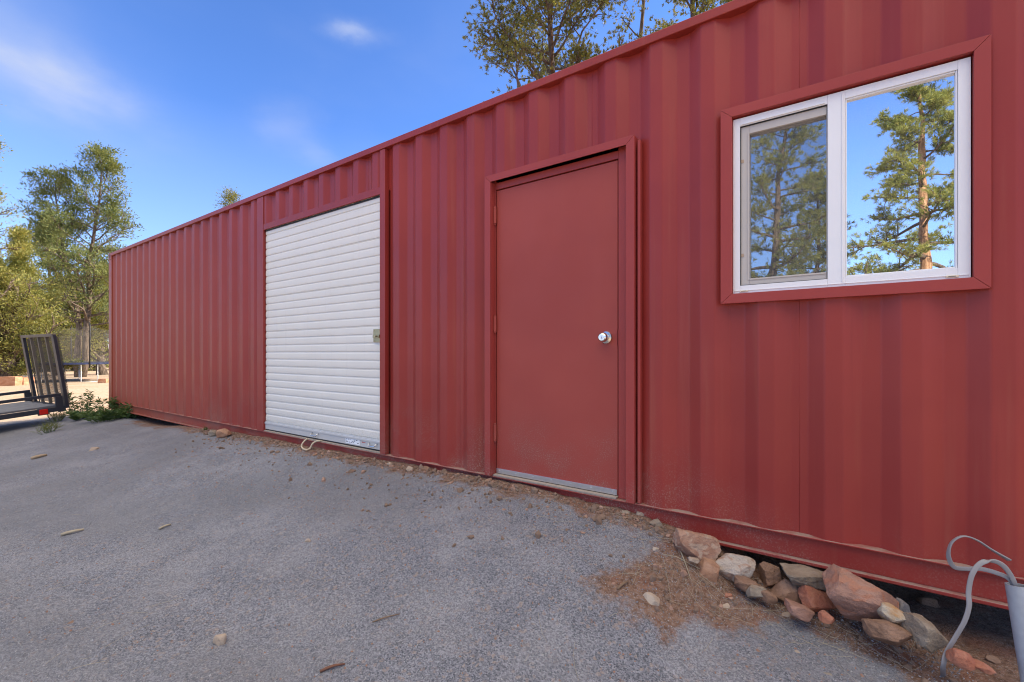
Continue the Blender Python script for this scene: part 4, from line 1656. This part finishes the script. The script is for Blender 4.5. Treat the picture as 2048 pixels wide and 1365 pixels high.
def grow_tree(name, label, base, H, R, seed, leaf_m, bark_m, kind='juniper', stems=((0, 0, 1.0),), nlimb=34, h0=.18, ntwig=6, per=60, leafL=.16, leafW=.06,
              clump=.42, r0=.22, group=None, prof=None, cat='tree', gap=.0, flatten=.75, side=None, lean=(0, 0), tuft=0, pitch=None):
    rng = np.random.default_rng(seed)
    root = empty(name, base, label, cat, group)
    wood, limbs = MB(), MB()
    base = np.array(base, float)
    C_, D_, Ls, Ws = [], [], [], []
    prof = prof or (lambda t: (math.sin(min(1, t * 1.25 + .12) * math.pi) ** .6) * (1 - .35 * t))
    ga = rng.uniform(0, 6.28)
    for (sx, sy, sh) in stems:
        n = 12
        tp = []
        wob = rng.normal(0, .018 * H, (n, 2)).cumsum(0) * .35
        for i in range(n):
            t = i / (n - 1)
            tp.append(base + np.array([sx * t ** 1.2 + lean[0] * t + wob[i, 0] * (t > 0), sy * t ** 1.2 + lean[1] * t + wob[i, 1] * (t > 0), H * sh * t - .1 * (i == 0)]))
        tp = np.array(tp)
        rad = [r0 * sh * (1 - .93 * (i / (n - 1)) ** .85) + .008 for i in range(n)]
        rad[0] *= 1.35
        wood.tube(tp, rad, 9)
        nl = int(nlimb * sh / max(1, len(stems)) ** .35)
        for k in range(nl):
            t = h0 + (1 - h0) * ((k + rng.uniform(.1, .9)) / nl)
            fi = t * (n - 1)
            i = min(n - 2, int(fi))
            p = tp[i] + (tp[i + 1] - tp[i]) * (fi - i)
            ga += 2.399 + rng.normal(0, .35)
            rr = R * prof((t - h0) / (1 - h0)) * rng.uniform(.65, 1.12)
            az = np.array([math.cos(ga), math.sin(ga), 0])
            if side is not None:
                rr *= 1 + .35 * float(np.dot(az, side))
            if rng.random() < gap:
                continue
            pt = pitch((t - h0) / (1 - h0)) if pitch else (.15 + .7 * t)
            d = az * math.cos(pt) + np.array([0, 0, math.sin(pt)])
            q = [p]
            m_ = 6
            for j in range(m_):
                if kind == 'ponderosa':
                    d = d + np.array([0, 0, (-.05 if j < 3 else .10)]) + rng.normal(0, .09, 3)
                else:
                    d = d + np.array([0, 0, .06]) + rng.normal(0, .15, 3)
                d /= np.linalg.norm(d)
                q.append(q[-1] + d * rr / m_)
            q = np.array(q)
            lr = max(.012, rad[i] * .42 * min(1, rr / R + .3))
            limbs.tube(q, [lr * (1 - .85 * j / m_) + .004 for j in range(m_ + 1)], 6)
            ends = [(q[-1], d)]
            for s in range(ntwig):
                u = rng.uniform(.30, .98)
                fj = u * m_
                j = min(m_ - 1, int(fj))
                a = q[j] + (q[j + 1] - q[j]) * (fj - j)
                dd = (q[j + 1] - q[j])
                dd /= np.linalg.norm(dd)
                sd_ = rng.normal(0, 1, 3)
                sd_[2] = sd_[2] * .5 + .35
                sd_ = unit(sd_)
                td = unit(dd * .6 + sd_ * .8)
                tl = rr * rng.uniform(.18, .42) * (1.15 - .5 * u)
                b = a + td * tl
                limbs.tube([a, (a + b) / 2 + rng.normal(0, .03 * tl, 3), b], [lr * .35 + .003, lr * .22 + .003, .003], 4, cap=False)
                ends.append((b, td))
                if rng.random() < .6:
                    ends.append(((a + b) / 2, td))
            for (e, dd) in ends:
                cs = clump * rng.uniform(.55, 1.2)
                nn = int(per * (cs / clump) ** 1.5)
                if tuft:
                    # brushes of needles on short shoots round the twig end
                    ns = max(3, nn // tuft)
                    o = rng.normal(0, .5, (ns, 3)) * cs * np.array([1, 1, flatten])
                    ax = unit(o * .8 + dd * cs * .9 + np.array([0, 0, .25 * cs]) + rng.normal(0, .2 * cs, (ns, 3)))
                    for s in range(min(ns, 40)):
                        if s % 3 == 0:
                            limbs.tube([e, e + o[s]], [.004, .002], 3, cap=False)
                    oc = np.repeat(o, tuft, 0)
                    axs = np.repeat(ax, tuft, 0)
                    C_.append(e + oc - axs * rng.uniform(0, .5, (len(oc), 1)) * leafL)
                    D_.append(unit(axs + rng.normal(0, .55, (len(oc), 3))))
                    Ls.append(leafL * rng.uniform(.6, 1.15, len(oc)))
                    Ws.append(leafW * rng.uniform(.7, 1.2, len(oc)))
                else:
                    o = rng.normal(0, .5, (nn, 3)) * cs * np.array([1, 1, flatten])
                    C_.append(e + o)
                    D_.append(unit(o + dd * cs * .5 + np.array([0, 0, .35 * cs]) + rng.normal(0, .35 * cs, (nn, 3))))
                    Ls.append(leafL * rng.uniform(.55, 1.2, nn))
                    Ws.append(leafW * rng.uniform(.6, 1.25, nn))
    wood.build('trunk', bark_m, root, smooth=True)
    limbs.build('branches', M_bark, root, smooth=True)
    fast_mesh('crown', diamonds(np.concatenate(C_), np.concatenate(D_), np.concatenate(Ls), np.concatenate(Ws), rng), 4, leaf_m, root)
    return root


def at_ground(px, depth):
    p = PZ(px, 0, depth)
    return (p.x, p.y, ground(p.x, p.y))


GT = 'trees left of the container'
rr_ = (Rv.x, Rv.y)
# tall two-stemmed juniper
b = at_ground(160, 27)
grow_tree('juniper_tree', 'tall dark green two-stemmed juniper rising behind the trampoline', b, 12.6, 2.9, 12, M_jun2, M_bark, stems=((Rv.x * 1.3, Rv.y * 1.3, 1.0), (-Rv.x * 1.1, -Rv.y * 1.1, .90)),
          nlimb=58, h0=.24, ntwig=8, per=44, leafL=.15, leafW=.055, clump=.36, r0=.20, group=GT,
          prof=lambda t: (1.35 - t * .95) if t < .9 else .42, flatten=.6)
b = at_ground(88, 35)
grow_tree('pine_tree', 'slim pine with bare lower trunk left of the two-stemmed juniper', b, 12.0, 1.9, 22, M_jun2, M_bark, nlimb=30, h0=.62, ntwig=5, per=45, leafL=.17, leafW=.06, clump=.5, r0=.22, group=GT)
b = at_ground(-78, 17)
grow_tree('juniper_tree', 'tall loose tree at the left edge, only its branch ends in view', b, 10.4, 2.1, 33, M_jun, M_bark, nlimb=36, h0=.25, ntwig=7, per=38, leafL=.11, leafW=.04, clump=.28, r0=.22, group=GT,
          prof=lambda t: .95 - .35 * t)
b = at_ground(14, 21)
grow_tree('juniper_tree', 'broad yellow green juniper behind the trailer gate', b, 6.9, 2.9, 44, M_jun, M_bark, nlimb=64, h0=.05, ntwig=9, per=52, leafL=.11, leafW=.045, clump=.32, r0=.24, group=GT,
          stems=((.5, .3, 1.0), (-.9, -.4, .85), (.2, -.8, .75)))
b = at_ground(118, 29)
grow_tree('juniper_tree', 'low yellow green juniper between trailer gate and trampoline net', b, 5.6, 2.7, 55, M_jun, M_bark, nlimb=54, h0=.06, ntwig=7, per=58, leafL=.14, leafW=.055, clump=.45, r0=.2, group=GT)
b = at_ground(205, 30)
grow_tree('juniper_tree', 'yellow green juniper behind the container corner', b, 7.0, 2.8, 66, M_jun, M_bark, nlimb=54, h0=.10, ntwig=6, per=58, leafL=.14, leafW=.055, clump=.45, r0=.24, group=GT)
b = at_ground(150, 38)
grow_tree('juniper_tree', 'distant juniper filling the gap behind the trampoline', b, 7.6, 3.2, 77, M_jun, M_bark, nlimb=42, h0=.08, ntwig=6, per=46, leafL=.19, leafW=.08, clump=.6, r0=.22, group=GT)
b = at_ground(55, 40)
grow_tree('juniper_tree', 'distant juniper behind the slim pine', b, 7.4, 3.4, 88, M_jun2, M_bark, nlimb=42, h0=.08, ntwig=6, per=46, leafL=.19, leafW=.08, clump=.6, r0=.22, group=GT)
b = at_ground(-30, 34)
grow_tree('juniper_tree', 'distant juniper at the far left edge', b, 7.8, 3.0, 99, M_jun2, M_bark, nlimb=40, h0=.08, ntwig=6, per=46, leafL=.19, leafW=.08, clump=.55, r0=.22, group=GT)
b = at_ground(245, 40)
grow_tree('juniper_tree', 'distant juniper mostly hidden by the container end', b, 6.2, 3.0, 111, M_jun, M_bark, nlimb=40, h0=.08, ntwig=6, per=46, leafL=.19, leafW=.08, clump=.55, r0=.22, group=GT)
for i, (px, dep, lb) in enumerate(((190, 37, 'low shrub seen under the right side of the trampoline'), (112, 36, 'low shrub seen under the left side of the trampoline'), (20, 33, 'low shrub beyond the sandstone blocks'), (66, 35, 'low shrub seen through the trailer gate'), (150, 46, 'far low shrub directly behind the tall juniper trunk'))):
    grow_tree('shrub', lb, at_ground(px, dep), 1.9, 1.9, 130 + i, M_jun, M_bark, nlimb=36, h0=.04, ntwig=6, per=40, leafL=.15, leafW=.065, clump=.40, r0=.10, group='far shrubs', cat='shrub')

GB = 'trees behind the container'
b = at_ground(455, 25)
grow_tree('juniper_tree', 'distant tree whose sparse tip shows above the container roof', b, 10.1, 1.9, 141, M_pinyon, M_bark, nlimb=44, h0=.3, ntwig=5, per=34, leafL=.11, leafW=.035, clump=.34, r0=.16, group=GB,
          prof=lambda t: 1.1 - t)
b = at_ground(1118, 9.6)
grow_tree('pinyon_tree', 'big pinyon pine standing close behind the container', b, 11.2, 1.85, 152, M_pinyon, M_bark, nlimb=62, h0=.40, ntwig=9, per=190, leafL=.070, leafW=.015, clump=.27, r0=.15, group=GB, tuft=14,
          prof=lambda t: 1.1 - .35 * t, pitch=lambda t: .45 + .35 * t)
b = at_ground(1310, 10.5)
grow_tree('pinyon_tree', 'thin bare-limbed pine between the big pinyon and its neighbour', b, 11.5, 1.5, 166, M_pinyon, M_bark, nlimb=18, h0=.5, ntwig=4, per=60, leafL=.065, leafW=.014, clump=.20, r0=.15, group=GB, tuft=12,
          gap=.25, pitch=lambda t: .7, lean=(-.9, .2))
b = at_ground(1400, 9.8)
grow_tree('pinyon_tree', 'pinyon pine at the right with its lower boughs over the roof edge', b, 11.6, 1.35, 171, M_pinyon, M_bark, nlimb=40, h0=.5, ntwig=8, per=170, leafL=.068, leafW=.015, clump=.24, r0=.15, group=GB, tuft=14,
          pitch=lambda t: .5)


for i, (x, y, h, lb) in enumerate(((-25, -3.5, 8.5, 'unseen leafy juniper left of the yard beyond the trailer, added to warm the wall reflections'),
                                (-23, -9, 9.0, 'unseen big juniper left of the yard towards the pines, added to warm the wall reflections'))):
    grow_tree('juniper_tree', lb, (x, y, ground(x, y)), h, 3.4, 220 + i, M_jun, M_bark, nlimb=50, h0=.06, ntwig=7, per=36, leafL=.20, leafW=.09, clump=.5, r0=.22, group=GT)  # unseen trees, added only to warm what the wall reflects


# trees on the open side of the yard, seen in the window glass
def mirrored(px, depth):
    d = F * depth + Rv * ((px - CX) / FPX * depth)
    x, y = d.x, 2 * (WALL + .03) - d.y
    return (x, y, ground(x, y))


GP = 'pines across the yard, seen mirrored in the window'
pond = lambda t: (1.0 - t) ** .75 * (.55 + .45 * min(1, t * 5)) + .10
b = mirrored(1850, 19)
grow_tree('ponderosa_pine', 'tall straight ponderosa pine mirrored in the right window pane', b, 13.5, 3.3, 181, M_ponde, M_bark_o, kind='ponderosa', nlimb=50, h0=.14, ntwig=10, per=150, leafL=.20, leafW=.020, clump=.40, r0=.30,
          group=GP, tuft=22, flatten=.36, prof=pond, pitch=lambda t: -.12 + .5 * t)
b = mirrored(1528, 19)
grow_tree('ponderosa_pine', 'crooked ponderosa pine mirrored in the screened left pane', b, 11.6, 2.4, 192, M_ponde, M_bark, kind='ponderosa', nlimb=46, h0=.14, ntwig=7, per=105, leafL=.20, leafW=.020, clump=.5, r0=.26, group=GP, tuft=20,
          flatten=.5, prof=lambda t: 1.0 - .7 * t, pitch=lambda t: .1 + .4 * t, lean=(.8, 0))
b = mirrored(1628, 24)
grow_tree('ponderosa_pine', 'smaller pine mirrored beside the crooked one', b, 10.4, 2.4, 203, M_ponde, M_bark, kind='ponderosa', nlimb=46, h0=.10, ntwig=6, per=95, leafL=.22, leafW=.024, clump=.5, r0=.22, group=GP, tuft=20,
          flatten=.5, prof=pond, pitch=lambda t: .1 + .4 * t)


# ------------------------------------------------------------------ weeds at the container corner
def weed(name, label, px, depth, h, spread, nstem, nleaf, seed, leafL=.10, leafW=.018, mat=None, up=.8):
    rng = np.random.default_rng(seed)
    b = np.array(at_ground(px, depth))
    root = empty(name, b, label, 'plant', 'weeds at the container corner')
    m = MB()
    C_, D_, L_, W_ = [], [], [], []
    for k in range(nstem):
        a = rng.uniform(0, 6.28)
        r = spread * rng.random() ** .5
        o = b + np.array([math.cos(a) * r * .6, math.sin(a) * r * .6, 0])
        o[2] = ground(o[0], o[1])
        tip = o + np.array([math.cos(a) * r * .5, math.sin(a) * r * .5, h * rng.uniform(.5, 1.0)])
        m.tube([o, (o + tip) / 2 + rng.normal(0, .012, 3), tip], [.004, .003, .002], 4, cap=False)
        u = rng.uniform(.12, 1, nleaf)
        c = o + (tip - o) * u[:, None]
        az = rng.uniform(0, 6.28, nleaf)
        D_.append(unit(np.stack([np.cos(az), np.sin(az), rng.uniform(.0, up, nleaf)], 1)))
        C_.append(c)
        L_.append(leafL * rng.uniform(.6, 1.2, nleaf))
        W_.append(leafW * rng.uniform(.7, 1.3, nleaf))
    m.build('stem', M_weed, root)
    fast_mesh('leaf', diamonds(np.concatenate(C_), np.concatenate(D_), np.concatenate(L_), np.concatenate(W_), rng), 4, mat or M_weed, root)['kind'] = 'stuff'


weed('weed_plant', 'tall leafy green weed standing left of the container corner', 166, 8.9, .46, .22, 9, 46, 1)
weed('weed_plant', 'leafy green weed growing against the container corner post', 214, 8.25, .36, .16, 7, 40, 2)
weed('weed_plant', 'bushy green weed under the end of the container rail', 246, 8.0, .27, .30, 16, 40, 3)
weed('weed_plant', 'low spreading green weed in front of the container corner', 212, 7.95, .20, .32, 20, 36, 4)
weed('weed_plant', 'low green weed at the left side of the weed patch', 172, 8.3, .18, .24, 14, 34, 5)
weed('grass_tuft', 'small grass tuft on the gravel behind the trailer', 112, 8.3, .14, .14, 16, 12, 6, .12, .007, M_grass, 2.5)
weed('grass_tuft', 'thin pale grass tuft in the shade left of the weeds', 98, 7.3, .12, .18, 16, 12, 7, .12, .006, M_grass, 2.5)
weed('grass_tuft', 'tiny green sprig in the gravel by the roller door', 409, 6.1, .07, .02, 3, 10, 8, .04, .008, M_weed, 1.2)
